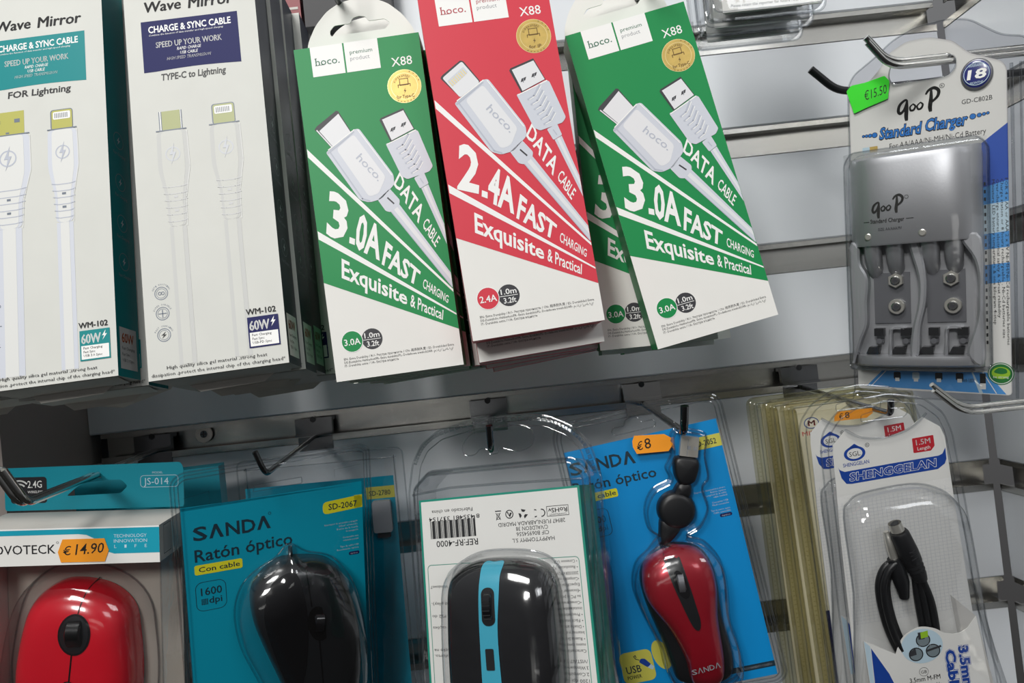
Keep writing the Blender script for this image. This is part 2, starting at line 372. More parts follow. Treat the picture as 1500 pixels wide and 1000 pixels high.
def side_hook(y, z, x, tip, r, wire, label, double=None, ywall=None):
    t = thing('display_hook', label, 'hook', None, 'hooks on the slatted wall')
    yw = y if ywall is None else ywall; zc = min((g for g in GROOVES), key=lambda g: abs(g - z))
    MB().box((377.5, yw - 15, zc - 7), (381, yw + 15, zc + 7), 'dark_chrome').build('back_plate', t)
    P = roundpath([(379, yw, zc - 4), (366, yw, z), (x, y, z), (x - tip[0], y - tip[1], z + tip[2])], 9); mb = MB()
    if double is None: mb.tube(P, r, wire, 12)
    else:
        a = [p + np.array(double) for p in P]; b = [p - np.array(double) for p in P]; mb.tube(a, r, wire, 12); mb.tube(b, r, wire, 12)
    mb.build('wire', t)
side_hook(-178, 149, 237, (13, 3, 15), 2.0, 'chrome', 'double-wire chrome hook from the right wall carrying the battery charger pack', (0, .6, 1.7))
side_hook(-128, 152, 229, (17, 2, 16), 2.5, 'black_wire', 'black wire hook ending left of the green price sticker', ywall=-128)
side_hook(-190, -54.5, 248, (17, 3, 15), 1.5, 'chrome', 'empty chrome double-wire hook just under the battery charger pack', (0, .8, 1.6))

# ------------------------------------------------------------------ white cable cartons, top left
def bolt(mb, x, y, r, m, z):
    mb.ring(x, y, r, r * .16, z, m, 24); mb.flat([(x + .25 * r, y + 1.5 * r), (x - .45 * r, y - .1 * r), (x - .02 * r, y - .1 * r), (x - .3 * r, y - 1.5 * r), (x + .45 * r, y + .25 * r), (x + .05 * r, y + .25 * r)], z + .06, m)
def white_cable_plug(mb, x, y, w, shell, shade, line, usb, lightning, small):
    """printed plug: metal end over a moulded grip, strain relief and cord; x = centre, y = lower edge of the metal end"""
    z = .10; hw = w / 2
    if usb:
        mb.rect(x - hw, y, x + hw, y + 14.5, z, shell)
        for d in (-.45, .45): mb.rect(x + d * w * .65 - 1.6, y + 7.5, x + d * w * .65 + 1.6, y + 9.8, z + .06, line)
        mb.rect(x - 1, y + 1, x + 1, y + 2, z + .06, line)
    elif lightning:
        mb.flat(rounded([(x - hw, y), (x + hw, y), (x + hw, y + 12.3), (x - hw, y + 12.3)], 1.8), z, line); mb.flat(rounded([(x - hw + .7, y), (x + hw - .4, y), (x + hw - .4, y + 11.8), (x - hw + .7, y + 11.8)], 1.6), z + .06, shell)
        mb.flat(rrect(x - hw + 1.6, y + 6.2, x + hw - 1.4, y + 10.8, .8), z + .12, 'print_white')
        for k in range(8): mb.rect(x - hw + 2.5 + k * (w - 5) / 8, y + 7.0, x - hw + 2.5 + k * (w - 5) / 8 + .55, y + 10, z + .18, 'grey_ink')
    else:
        mb.rect(x - hw, y, x + hw, y + 11.7, z, line); mb.rect(x - hw + .6, y, x - hw + 1.2, y + 11.7, z + .06, 'print_white'); mb.rect(x - hw + 1.7, y, x + hw - 1.1, y + 11.7, z + .06, shell); mb.rect(x + hw - .9, y, x + hw - .5, y + 11.7, z + .06, 'print_white')
    g = w * .64
    body = [(x - g, y), (x + g, y), (x + g + .4, y - 19), (x + g + .2, y - 24), (x + .62 * g, y - 40), (x + .58 * g, y - 56), (x - .58 * g, y - 56), (x - .62 * g, y - 40), (x - g - .2, y - 24), (x - g - .4, y - 19)]
    mb.flat(rounded(body, 3), z, shade[0]); mb.flat(rounded([(a[0] * .72 + x * .28, a[1]) for a in body], 3), z + .06, shade[1])
    mb.line([(x + g + .3, y - 1), (x + g + .6, y - 22), (x + .68 * g, y - 40), (x + .62 * g, y - 56)], .5, z + .08, 'soft_white')
    mb.line([(x - g, y + .25), (x + g, y + .25)], .7, z + .1, 'steel_ink')
    for k in range(6):
        yy = y - 33 - k * 4; ww = g * (.82 - .04 * k)
        mb.line([(x - ww, yy + .4), (x - ww * .5, yy - .3), (x + ww * .5, yy - .3), (x + ww, yy + .4)], .5, z + .12, shade[2])
        if k in (1, 3): mb.rect(x - 1.1, yy - 2.6, x + 1.1, yy - 1.3, z + .14, 'steel_ink' if small else shade[2])
    bolt(mb, x, y - 14, 4.2 if not usb else 5, shade[2] if small else 'pale_ink', z + .12)
    cw = w * .36
    mb.rect(x - cw, 6.8, x + cw, y - 56, z, shade[0]); mb.rect(x - cw * .55, 6.8, x + cw * .5, y - 56, z + .06, shade[1])
def wave_carton(col, side, head, kinds, faded, title):
    W, H, D = 75, 248.6, 23.5
    mb = MB(); V = [(x, y, z) for z in (-D, 0) for y in (0, H) for x in (0, W)]
    mb.add(V, [(4, 5, 7, 6)], 'soft_paper'); mb.add(V, [(0, 2, 3, 1)], 'soft_paper'); mb.add(V, [(2, 6, 7, 3)], 'soft_paper'); mb.add(V, [(0, 4, 6, 2)], side); mb.add(V, [(1, 3, 7, 5)], side); mb.add(V, [(0, 1, 5, 4)], 'carton_grey')
    z = .08
    mb.text('Wave', 10.7, 32.5, 212.6, 6.6, z, 'ink', .03, .12); mb.text('Mirror', 36.5, 62.3, 212.2, 6.8, z, 'ink', .03, .12)
    mb.flat([(9, 207), (64.2, 206.6), (64.2, 175.2)] + [(64.2 - 55.2 * k / 8, 175.2 + 1.1 * math.sin(math.pi * k / 8)) for k in range(1, 8)] + [(9, 175.6)], z, head)
    z2 = z + .06
    mb.text('CHARGE & SYNC CABLE', 13, 60.2, 199.6, 4.1, z2, 'print_white', .022); mb.text('Combine the function of data transfer and high-speed charging', 13, 55.5, 197.6, 1.1, z2, 'print_white', 0, .2, res=1)
    mb.text('SPEED UP YOUR WORK', 16.7, 54.3, 190, 3.6, z2, 'print_white', .018)
    mb.text('RAPID CHARGE', 28.5, 42, 187.2, 1.9, z2, 'print_white', .004, .2, res=1); mb.text('USB CABLE', 30, 40, 184.5, 1.9, z2, 'print_white', .004, .2, res=1); mb.text('HIGH SPEED TRANSMISSION', 22.4, 47.2, 181.7, 1.9, z2, 'print_white', .004, .2, res=1)
    mb.text(title, 18.2, 54.9, 169.8, 4.0, z, 'ink', .026, .08)
    sh = ('ghost_edge', 'soft_paper', 'ghost') if faded else ('cable_print', 'soft_white', 'cable_shade')
    for k, x in zip(kinds, (21.8 if kinds[0] == 'c' else 22, 51.5 if kinds[0] == 'c' else 49)):
        white_cable_plug(mb, x if k != 'a' else 17.5, 139.4 if kinds[0] == 'c' else (146.8 if k == 'l' else 147.0), 13 if k != 'a' else 19.5, 'olive_pale' if faded else 'olive', sh, 'steel_ink', k == 'a', k == 'l', not faded)
    for y, s in ((47, 'ANTI-KNOTTING'), (35.8, 'SUPER DURABLE'), (24, 'FAST CHARGING')):
        mb.ring(9.9, y, 3.7, .45, z, 'steel_ink'); mb.ring(9.9, y, 2.7, .25, z, 'steel_ink')
        for k, ch in enumerate(s):
            a = math.radians(155 - 130 * k / (len(s) - 1)); c = np.array((9.9 + 4.5 * math.cos(a), y + 4.5 * math.sin(a))); u = np.array((math.sin(a), -math.cos(a))) * .32; v = np.array((math.cos(a), math.sin(a))) * .95
            if ch not in ' -': mb.quadtext(ch, c - u, c + u, c - u + v, c + u + v, z, 'steel_ink', 0, 1)
    mb.ring(9.1, 47, 1, .4, z2, 'steel_ink', 14); mb.ring(10.8, 47, 1, .4, z2, 'steel_ink', 14); mb.line([(7.9, 35.8), (11.9, 35.8)], .5, z2, 'steel_ink'); mb.line([(9.9, 33.8), (9.9, 37.8)], .5, z2, 'steel_ink'); mb.flat([(11, 25.8), (8.4, 23.8), (9.8, 23.9), (8.8, 22.1), (11.4, 24.3), (10, 24.2)], z2, 'ink')
    z = .3; z2 = .36
    mb.text('WM-102', 54.4, 70.6, 28.7, 3.2, z, 'ink', .022)
    mb.rect(54.8, 10.4, 71.5, 27.2, z, head); mb.rect(55.6, 11.2, 70.8, 18.7, z2, 'print_white'); mb.text('60W', 55.7, 66.6, 19.9, 5.3, z2, 'print_white', .03); mb.flat([(69.3, 26.4), (67.2, 23.3), (68.4, 23.3), (67.4, 20.8), (70, 24.2), (68.8, 24.2)], z2, 'print_white')
    for k, s in enumerate(('Fast Charging', 'Fast Sync', 'USB-PD Sync' if faded else 'USB 3.0 Sync')): mb.text(s, 56.8, (67.2, 63.2, 67)[k], 16.7 - 2.1 * k, 1.35, z2 + .05, 'ink', .01, res=1)
    mb.text('High quality silica gel material ,strong heat', 10.2, 63.8, 5.2, 1.9, z, 'ink', 0, res=1); mb.text('dissipation ,protect the internal chip of the charging head*', 1.8, 73.3, 1.8, 1.9, z, 'ink', 0, res=1)
    # side panel on the right: icons and the white wattage label
    T = Matrix(((0, 0, 1, W), (0, 1, 0, 0), (-1, 0, 0, 0), (0, 0, 0, 1)))
    mb.T = T
    for y in (141, 115, 90, 67): mb.ring(11.5, y, 5.2, .35, .08, 'grey_ink'); mb.flat([(12.5, y + 2.8), (9.9, y - .4), (11.4, y - .2), (10.4, y - 2.8), (13.1, y + .4), (11.6, y + .3)], .08, 'pale_ink'); mb.text('Fast Charging', 5.5, 18, y - 9.5, 2, .08, 'grey_ink', 0, res=1)
    mb.rect(3, 4.5, 20.5, 28, .08, 'soft_paper'); mb.text('60W', 5, 17.5, 19.5, 5.5, .14, 'orange_ink', .03)
    for k in range(3): mb.text(('Fast Charging', 'Fast Sync', 'USB 3.0 Sync')[k], 5, (18, 13, 17)[k], 15.4 - 3.4 * k, 1.8, .14, 'ink', 0, res=1)
    mb.T = None
    return mb
def flap(parent, D, torn):
    mb = MB()
    if torn:
        V = [(4, 0, -1), (36, 0, -1), (74, 0, -1), (10, -7, -6), (34, -11, -12), (66, -4, -9), (18, -8, -15), (36, -5, -19), (60, -2, -19)]
        mb.add(V, [(0, 3, 4, 1), (1, 4, 5, 2), (3, 6, 7, 4), (4, 7, 8, 5)], 'carton_grey')
    else:
        mb.add([(1, -.3, -.8), (74, -.3, -.8), (70, -1.2, -D + 2), (5, -1.6, -D + 1)], [(0, 3, 2, 1)], 'carton_grey'); mb.add([(12, -1.6, -D + 1), (60, -1.3, -D + 2), (54, -5, -D + 1), (18, -6, -D + 1)], [(0, 3, 2, 1)], 'carton_grey')
    return mb.build('bottom_flap', parent)
PT = pose((-289.03, -206.85, 12.99), (-7.7, -1.43, -.24)); PN = pose((-194.27, -214.65, 9.6), (-7.01, -1.83, .9))
def stack(first, base, offs, labels):
    for k, (o, l) in enumerate(zip(offs, labels)):
        if k == 0: first.matrix_world = base; first['label'] = l; last = first
        else: last = dup(first, shift(base, *o[:3], roll=o[3], about=o[4] if len(o) > 4 else (35, 190)), l)
    return last
t = thing('cable_box', '', 'box', None, 'teal-sided white cable boxes'); wave_carton('teal', 'teal', 'teal', 'al', False, 'FOR Lightning').build('carton', t); flap(t, 23.5, False)
last = stack(t, PT, [(0, 0, 0, 0), (5, -3, -24.5, -.3), (9, 2, -49.5, .2)], ['white cable box with teal side and teal heading, front of the leftmost stack', 'white box with teal side sticking out below the front teal-headed box', 'rearmost teal-sided white box, its torn bottom flap hanging down'])
for k in range(2): dup(t, shift(PT, -81 + 3 * k, 1 - 2 * k, -24.5 * k, 1.2, (35, 240)), ('unseen teal-sided box added past the left edge to block light', 'second unseen teal-sided box added to block light, behind the first')[k])  # unseen boxes added to keep light off the wall behind the row
for ch in list(last.children):
    if ch.name.startswith('bottom_flap'): bpy.data.objects.remove(ch)
flap(last, 23.5, True)
t = thing('cable_box', '', 'box', None, 'navy-sided white cable boxes'); wave_carton('navy', 'navy_side', 'navy', 'cl', True, 'TYPE-C to Lightning').build('carton', t); flap(t, 23.5, False)
stack(t, PN, [(0, 0, 0, 0), (2.2, -1, -24, 0), (3, 1.5, -48.5, -.4), (8, 1, -73, 0)], ['white cable box with navy heading and navy side, front of its stack', 'navy-sided box directly behind the front navy-headed box', 'third navy-sided box of the stack, only its side strip showing', 'rearmost navy-sided box, next to the left green carton stack'])

# ------------------------------------------------------------------ green and red data-cable cartons
def data_carton(c, lab, amp, light):
    W, H, D = 70, 185.5, 20; mb = MB(); V = [(x, y, z) for z in (-D, 0) for y in (0, H) for x in (0, W)]
    mb.add(V, [(4, 5, 7, 6)], 'card_white'); mb.add(V, [(0, 2, 3, 1), (2, 6, 7, 3), (0, 4, 6, 2), (1, 3, 7, 5), (0, 1, 5, 4)], c)
    z = .08; w = 'print_white'
    mb.flat([(0, 54.8), (70, 19.7), (70, H), (0, H)], z, c); z += .06
    mb.rect(9, 168.7, 27.1, H, z, w); mb.rect(28, 168.7, 46.8, H, z, w)
    mb.text('hoco.', 11.2, 24.6, 174.8, 4.1, z + .05, lab, .004); mb.line([(11.0, 174.95), (13.4, 174.95)], .35, z + .05, lab); mb.line([(13.8, 174.95), (15.6, 174.95)], .35, z + .05, lab); mb.line([(11, 178.7), (12, 178.9)], .35, z + .05, lab)
    mb.text('premium', 30.8, 43.3, 178.6, 2.3, z + .05, lab); mb.text('product', 30.6, 41.4, 175.1, 2.3, z + .05, 'grey_ink', -.006)
    mb.text('X88', 52.9, 64.4, 168.4, 5, z, w, .004)
    g = (58.3, 156.6)
    mb.flat(ell(*g, 9.4, n=40), z, 'gold_rim'); mb.flat(ell(*g, 9.1, n=40), z + .05, 'gold'); mb.ring(*g, 7.5, .3, z + .1, 'gold_rim', 36)
    for a0, s in ((150, 'SUPERSPEED'), (240, '* * * * * *'), (60, '* * * *')):
        for k, ch in enumerate(s):
            a = math.radians(a0 - k * (10.5 if len(s) == 10 else -6)) if a0 != 60 else math.radians(64 - k * 8); rr = 5.3 if a0 == 150 else 7.8
            c0 = np.array((g[0] + rr * math.cos(a), g[1] + rr * math.sin(a))); u = np.array((math.sin(a), -math.cos(a))) * .42; v = np.array((math.cos(a), math.sin(a))) * 1.2
            if ch != ' ': mb.quadtext(ch, c0 - u, c0 + u, c0 - u + v, c0 + u + v, z + .1, 'gold_dark', .01, 1)
    mb.line([(56, 157.3), (56, 160.8), (60.6, 160.8), (60.6, 157.3)], .4, z + .1, 'gold_dark', True); mb.line([(54.9, 156.2), (54.9, 157.6), (61.6, 157.6), (61.6, 156.2)], .4, z + .1, 'gold_dark'); mb.flat([(58.7, 155.6), (57.6, 153.9), (58.3, 153.9), (57.7, 152.4), (59.1, 154.3), (58.4, 154.3)], z + .1, 'gold_dark')
    mb.text('for iP' if light else 'for Type-C', 54.9 if light else 53.3, 61.6 if light else 63.2, 150.0, 1.9, z + .1, 'gold_dark', .02)
    # printed plugs
    mb.flat([(.3, 129.4), (.3, 124.8), (69.8, 40), (69.8, 41.6)], z, w); mb.flat([(.3, 83.5), (.3, 78.9), (69.8, 27.4), (69.8, 28.3)], z, w)
    if light:
        mb.flat(rounded([(5.2, 140.6), (6.3, 142), (17.3, 148.9), (18.8, 148.2), (26, 136), (14, 129)], 1), z + .04, 'charcoal'); mb.flat(rounded([(6.3, 140.6), (17.9, 148.2), (25.6, 135.6), (14, 128.8)], 1.2), z + .08, 'pearl')
        mb.flat(rounded([(8.6, 138.6), (18.2, 145.2), (20.3, 141.8), (10.7, 135.3)], .7), z + .12, 'cable_print')
        for k in range(8):
            a = np.array((9.7, 138.2)) + np.array((8.3, 5.7)) * k / 7.4; b = a + np.array((1.6, -2.5)); mb.line([a, b], .55, z + .16, 'gold_rim')
    else:
        mb.flat([(5.9, 139.6), (7.3, 141.2), (19, 148.4), (20.2, 148), (26, 135.2), (14, 128)], z + .04, 'charcoal'); mb.flat([(8.4, 138.4), (20.1, 146.6), (25.6, 135.2), (15, 128.4)], z + .08, 'pearl'); mb.line([(7.1, 138.9), (14.2, 128.6)], .7, z + .1, 'pearl')
    body = rounded([(10.5, 126), (12.6, 127.4), (27.1, 136.6), (30.3, 136.8), (45.9, 108.6), (45.6, 103.2), (37.4, 96.2), (30.6, 95.2), (25.6, 97.4)], 1.6)
    mb.flat(body, z + .12, 'cable_print'); mb.flat(rounded([(16.5, 127), (27, 134), (41.5, 108), (36.5, 99.5), (31, 98.3)], 2), z + .16, 'pearl'); mb.line([(11.6, 125.6), (26.9, 135.4)], 1.2, z + .2, 'cable_shade'); mb.line([(12.1, 127.2), (27.6, 136.4)], .6, z + .22, 'print_white')
    mb.line([(13, 125.6), (27.2, 97.8), (31, 96)], .8, z + .18, 'cable_shade'); mb.line([(29.6, 136), (44.9, 108.5)], .5, z + .2, 'print_white')
    a = np.array((26.4, 120.6)); d = np.array((.585, -.81)); nrm = np.array((.81, .585))
    mb.quadtext('hoco.', a, a + d * 18, a + nrm * 4.3, a + d * 18 + nrm * 4.3, z + .24, 'cable_shade', .004); a = a + np.array((.2, -.2))
    mb.flat(rounded([(35.4, 96), (42.8, 101.2), (47.5, 94.2), (46.7, 91.3), (41.7, 88.2), (39, 89.2)], 1), z + .12, 'cable_print'); mb.line([(41, 96.3), (43.9, 92.8)], .8, z + .2, 'charcoal')
    mb.flat([(41.7, 88.4), (46.9, 91.8), (69.8, 50.7), (69.8, 42.5)], z + .1, 'cable_print'); mb.flat([(43.6, 89.3), (45.6, 90.6), (69.8, 49.2), (69.8, 46)], z + .14, 'pearl'); mb.line([(42.2, 88), (69.5, 42.9)], .5, z + .14, 'cable_shade')
    mb.flat([(42.2, 139.6), (43, 140.8), (56, 144.5), (60.6, 132.3), (46.6, 127)], z + .1, 'charcoal'); mb.flat([(43.6, 139.8), (55.9, 143.3), (60.2, 132.3), (47.4, 127.6)], z + .14, 'pearl')
    for hx, hy in ((48.9, 133.6), (55, 135.4)): mb.flat([(hx - 1.7, hy - 1.2), (hx + .9, hy - .4), (hx + 1.7, hy + 1.4), (hx - .9, hy + .7)], z + .18, 'charcoal'); mb.line([(hx - .3, hy - 1.4), (hx + .2, hy + .8)], .4, z + .2, 'grey_ink')
    mb.flat(rounded([(43.8, 126.2), (47, 126.6), (60.4, 131.7), (62.4, 131), (68, 110.2), (65.7, 107.6), (53.2, 105), (50.2, 107)], 1), z + .16, 'cable_print'); mb.line([(44.8, 125.8), (61.2, 131.4)], .6, z + .2, 'print_white')
    for k in range(6):
        a = np.array((49.5, 122.6)) + np.array((1.25, -2.9)) * k; mb.line([a, a + np.array((3.5, 1.6)), a + np.array((7.4 - .2 * k, 7 - k * .25))], 1.0, z + .2, 'cable_shade'); mb.line([a + np.array((.9, -.2)), a + np.array((4.3, 1.3)), a + np.array((8.2 - .2 * k, 6.4 - k * .25))], .45, z + .22, 'print_white')
    mb.flat(rounded([(56.8, 105.2), (62.7, 107.4), (64.4, 101), (59.3, 98.9)], .8), z + .14, 'cable_print'); mb.line([(60.2, 104.4), (61.5, 101.6)], .6, z + .2, 'cable_shade')
    mb.flat([(60, 99), (64.1, 100.6), (69.8, 77.8), (69.8, 66.5)], z + .1, 'cable_print'); mb.flat([(61.3, 99.4), (62.8, 100), (69.8, 75), (69.8, 71)], z + .14, 'pearl')
    q = lambda s, a, b, c_, d_, bold: mb.quadtext(s, a, b, c_, d_, z + .05, w, bold)
    q(amp[0], (4.8, 81.3), (15.6, 77), (9.6, 105.8), (20.2, 98), .03); mb.flat([(16.7, 74.6), (19.6, 73), (20.2, 76.3), (17.4, 77.9)], z + .05, w); q(amp[2:], (19.2, 72.6), (32.2, 63.2), (24.4, 91), (36, 79.6), .03)
    q('FAST', (33, 61), (50.9, 46), (37, 73), (53.6, 53.5), .03); q('CHARGING', (53.4, 44.8), (66, 34.3), (54.8, 49.8), (67.1, 38.2), .012)
    q('DATA', (45.2, 103.6), (56, 80), (49.6, 110), (60.6, 87.2), .02); q('CABLE', (57.7, 78.5), (63.4, 65.6), (61.2, 83), (66.9, 70.2), .012)
    q('Exquisite', (10.2, 56.4), (43.8, 36.6), (11.5, 66.9), (45, 43.6), .022); q('& Practical', (45.4, 35.6), (62, 25.7), (46.6, 42.4), (63.1, 31), .014)
    mb.flat(ell(11.3, 20.8, 5.7), .1, c); mb.flat(ell(22.3, 20.8, 5.7), .1, 'charcoal'); mb.ring(11.3, 20.8, 6.0, .35, .14, w); mb.text(amp, 6.9, 15.9, 18.9, 3.5, .2, w, .012)
    mb.text('1.0m', 18.3, 26.6, 21.5, 2.9, .2, w, .012); mb.line([(17.6, 20.6), (27, 20.6)], .3, .2, w); mb.text('3.2ft', 19.2, 25.8, 16.8, 2.9, .2, w, .012)
    for k, (s, x1) in enumerate((('EN- Extra Durability / RU- Экстра прочность / CN- 超長耐久度 / ES- Durabilidad Extra', 66.2), ('DE-Zusätzliche Haltbarkeit/FR- Extra durabilité/PL- Dodatkowa trwałość/AR- متانة إضافية', 65.8), ('IT- Durabilità extra / UA- Екстра міцність', 35.4))): mb.text(s, 5.6, x1, 11.1 - 1.85 * k, 1.25, .1, 'ink', 0, res=1)
    return mb
def hang_tab(D):
    out = rounded([(1.5, 186), (4.2, 198), (9.5, 207), (17, 214.5), (25, 218.5), (35, 220), (45, 218.5), (53, 214.5), (60.5, 207), (65.8, 198), (68.5, 186)], 3)
    slot = rounded([(17.6, 199.6), (49.6, 199.6), (53, 202.6), (50, 205.6), (40.6, 205.6), (39, 208.4), (35.2, 209.4), (31.4, 208.4), (29.8, 205.6), (20.4, 205.6), (17.4, 202.6)], 1.2)
    mb = MB(); mb.prism(out[::-1], -D, -D + .5, 'card_white', [slot]); mb.box((2, 184.6, -D), (68, 186.1, -D + .5), 'card_white'); return mb
def data_stack(c, lab, amp, light, base, offs, labels, group):
    t = thing('data_cable_box', '', 'box', None, group); data_carton(c, lab, amp, light).build('carton', t); hang_tab(20).build('hang_tab', t)
    stack(t, base, offs, labels)
G1 = pose((-97.41, -204.05, -1.25), (-.6, -1.82, -.67)); G2 = pose((-20.11, -223.91, 12.4), (-1.94, -3.26, 3.48)); G3 = pose((80.9, -192.59, -2.15), (-.4, -10.04, -.85))
data_stack('hoco_green', 'label_green', '3.0A', False, G1, [(0, 0, 0, 0), (1, -1.2, -21, .3), (1.2, -2, -42, -.5), (2, -2.6, -63, .9), (4, -3.5, -84, 1.6)],
    ['green and white data cable box fully visible at front of left green stack'] + ['green data cable box, %s from the front in the left green stack' % s for s in ORD[1:]], 'green data cable boxes of the left stack')
data_stack('hoco_red', 'label_red', '2.4A', True, G2, [(0, 0, 0, 0), (.6, -10.5, -21, .4), (1.4, -11.5, -42, -.6), (2.4, -12.6, -63, 1.2), (3, -14, -84, 2.5)],
    ['red and white data cable box at the front of the red stack', 'second red data cable box, hanging lower so its white foot shows'] + ['red data cable box, %s from the front, only its dark lower edge showing' % s for s in ORD[2:]], 'red data cable boxes')
data_stack('hoco_green', 'label_green', '3.0A', False, G3, [(0, 0, 0, 0), (5, -1.5, -24, -10.4), (8, -5, -46, -10.6), (13, -5, -68, -7)],
    ['tilted green and white data cable box at front of right green stack', 'green data cable box hanging straighter behind the tilted front green one', 'third green box of the right stack, a grey corner below the tilted box', 'rearmost green box of the right stack, corner peeking lowest right'], 'green data cable boxes of the right stack')

# ------------------------------------------------------------------ blister packs
def rim(mb, pts, r, z, m='clear_thick', n=8): return mb.tube([(x, y, z) for x, y in pts], r, m, n, closed=True)
def tray_sheet(mb, out, z, holes=(), m='clear', inner=4.5, r=.55, step=1.2):
    """clear front sheet with a stepped border: outer flange, raised inner line"""
    ring = grow(out, -inner); mb.flat(out, z, m, [ring] if not holes else [ring])
    n = len(out); mb.add([(*p, z) for p in ring] + [(*p, z + step) for p in grow(out, -inner - .8)], [(i, (i + 1) % n, n + (i + 1) % n, n + i) for i in range(n)], 'clear_thick', True)
    mb.flat(grow(out, -inner - .8), z + step, m, holes)
    rim(mb, out, r, z); rim(mb, grow(out, -inner - .4), r * .6, z + step * .6)
    for h in holes: rim(mb, h, r * .6, z + step)
    return mb
def euro(cx, cy, w, h, r, rot=0):
    p = [(-w / 2, 0), (w / 2, 0), (w / 2 + h * .3, h / 2), (w / 2, h), (r * 1.2, h), (r * .9, h + r * .7), (0, h + r), (-r * .9, h + r * .7), (-r * 1.2, h), (-w / 2, h), (-w / 2 - h * .3, h / 2)]
    c, s = math.cos(rot), math.sin(rot); return rounded([(cx + x * c - y * s, cy + x * s + y * c) for x, y in p], 1)
def sticker(parent, pts, z, m, writing, label):
    mb = MB(); mb.prism(pts, z, z + .25, m, back=False)
    for (t, BL, BR, TL, TR, b) in writing: mb.quadtext(t, BL, BR, TL, TR, z + .3, 'pen', b)
    o = mb.build('price_sticker', parent); o['label'] = label; return o

# ---- teal card with the black wired mouse
PS = pose((-212.37, -159.53, -188.38), (10.38, 3.51, 23.36))
def sanda_print(mb, base, W, num, y0, z, dpi=True):
    mb.rect(0, y0, W, 126.6, 0, base); mb.flat([(.2, 124.6), (W, 126.6), (W, 128), (.2, 126.2)], 0, base)
    mb.text('S', 5.9, 13.6, 105.9, 8.3, z, 'sanda_ink', .02)
    mb.flat([(14.6, 106), (17.6, 114.4), (19.2, 114.4), (22.6, 106), (20.6, 106), (18.4, 111.6), (16.4, 106)], z, 'sanda_ink'); mb.text('ND', 23.8, 40.5, 106.2, 8.3, z, 'sanda_ink', .02); mb.flat([(41.3, 106.6), (44.3, 114.9), (45.9, 114.9), (49.2, 106.7), (47.2, 106.7), (45.1, 112), (43.1, 106.6)], z, 'sanda_ink')
    mb.ring(48.9, 116, .9, .25, z, 'sanda_ink', 14); mb.text('Ratón óptico', 6, 61.3, 92.8, 7.6, z, 'sanda_ink', .012, dy=1.6)
    mb.flat(rrect(5.4, 84.8, 31.9, 90.8, 1.2), z, 'yellow'); mb.text('Con cable', 7.7, 30.4, 86.4, 3.1, z + .06, 'sanda_ink', .01)
    mb.flat(rounded([(80.4, 109.7), (W, 111.2), (W, 119.4), (80.4, 117.6)], 3)[:], z, 'yellow'); mb.rect(W - 5, 111.1, W, 119.4, z, 'yellow'); mb.text(num, 83.9, 101.7, 112.3, 3.9, z + .06, 'sanda_ink', .012)
    rows = ((81, 'Interruptor de encendido y apagado'), (90, 'Ideal cómodo'), (88.5, 'Botón de la rueda'), (94, 'de navegación'), None, (92, 'Compatible con'), (92, 'ordenador portátil'), None, (90, 'Tipo de cable USB'), (88, 'Resolución óptica'))
    for k, r in enumerate(rows):
        if r: mb.text(r[1], r[0], 101.7, 102.2 - 1.95 * k, 1.15, z, 'pale_ink', 0, res=1)
    mb.flat(rrect(95.3, 80.6, 101.9, 82.8, .9), z, 'navy'); mb.text('óptico', 96.3, 100.9, 81.2, 1, z + .06, 'pale_ink', 0, res=1)
    if dpi:
        mb.line(rrect(5.2, 62.2, 21.8, 80, 4), .3, z, 'sanda_ink', True); mb.text('1600', 8, 19.6, 71.7, 4.8, z, 'sanda_ink', .01); mb.text('dpi', 12.2, 19.4, 66.4, 4, z, 'sanda_ink', .012)
        for i in range(4):
            for j in range(4): mb.rect(8 + i * .95, 66 + j * .95, 8.7 + i * .95, 66.7 + j * .95, z, 'sanda_ink')
t = thing('mouse_blister_pack', 'clear blister pack with teal card around the black wired mouse', 'blister pack', PS, 'mouse blister packs')
mb = MB(); sanda_print(mb, 'sanda_teal', 105, 'SD-2067', -55, .1); mb.box((0, -55, -.8), (105, 126.4, -.05), 'sanda_teal'); mb.build('card', t)
out = rounded([(-3.5, -58), (110.8, -60), (110.4, 149.5), (104, 152.6), (1.6, 147.8), (-4.2, 143)], 4)
mb = MB(); tray_sheet(mb, out[:], 1.4, [rounded([(40.2, 131.4), (68.4, 132.8), (68.4, 136.6), (40.8, 135.4)], .8)], 'clear', 3.6)
rim(mb, grow(out, -2), .4, 1.2); mb.line([(2, 133), (16, 135.5), (16, 128)], .5, 2.8, 'clear_thick'); mb.line([(88, 134), (88, 138.5), (104, 140)], .5, 2.8, 'clear_thick')
mb.build('blister_shell', t)
mo = [(59.8, 88), (68, 87), (77, 84.6), (83.4, 80.4), (90.2, 70.8), (96.5, 46.6), (98.6, 19.5), (96.2, -4), (90, -22), (78, -31), (65, -29), (54, -12), (49.8, 8), (39.8, 38.2), (35.1, 56.1), (35.5, 71.5), (42.1, 81.5), (51.2, 87.6)]
mo = [(x, y) for x, y in mo]
bl = [(25.6, 58.5), (30.2, 74.2), (39.1, 82.9), (50.7, 88.9), (58.8, 96), (68.3, 89.8), (84.0, 83), (95.6, 66), (101.5, 42), (103.5, 16), (101, -12), (92, -28), (76, -38), (60, -36), (46, -16), (36, 14), (28, 36)]
d = Dome(bl, 24, .35, .85, 2.4, 5, c=(67, 28)); mb = MB(); d.into(mb, 'clear_dome', 8); rim(mb, d.o, .6, 2.8); mb.build('blister_bubble', t)
c = thing('computer_mouse', 'black wired computer mouse inside the teal-card blister pack', 'computer mouse', PS, 'computer mice')
d = Dome(mo, 16.5, .5, .72, 5.5, 6, c=(67, 28)); mb = MB(); d.into(mb, 'satin_black', 10, skirt=.6); mb.build('shell', c)
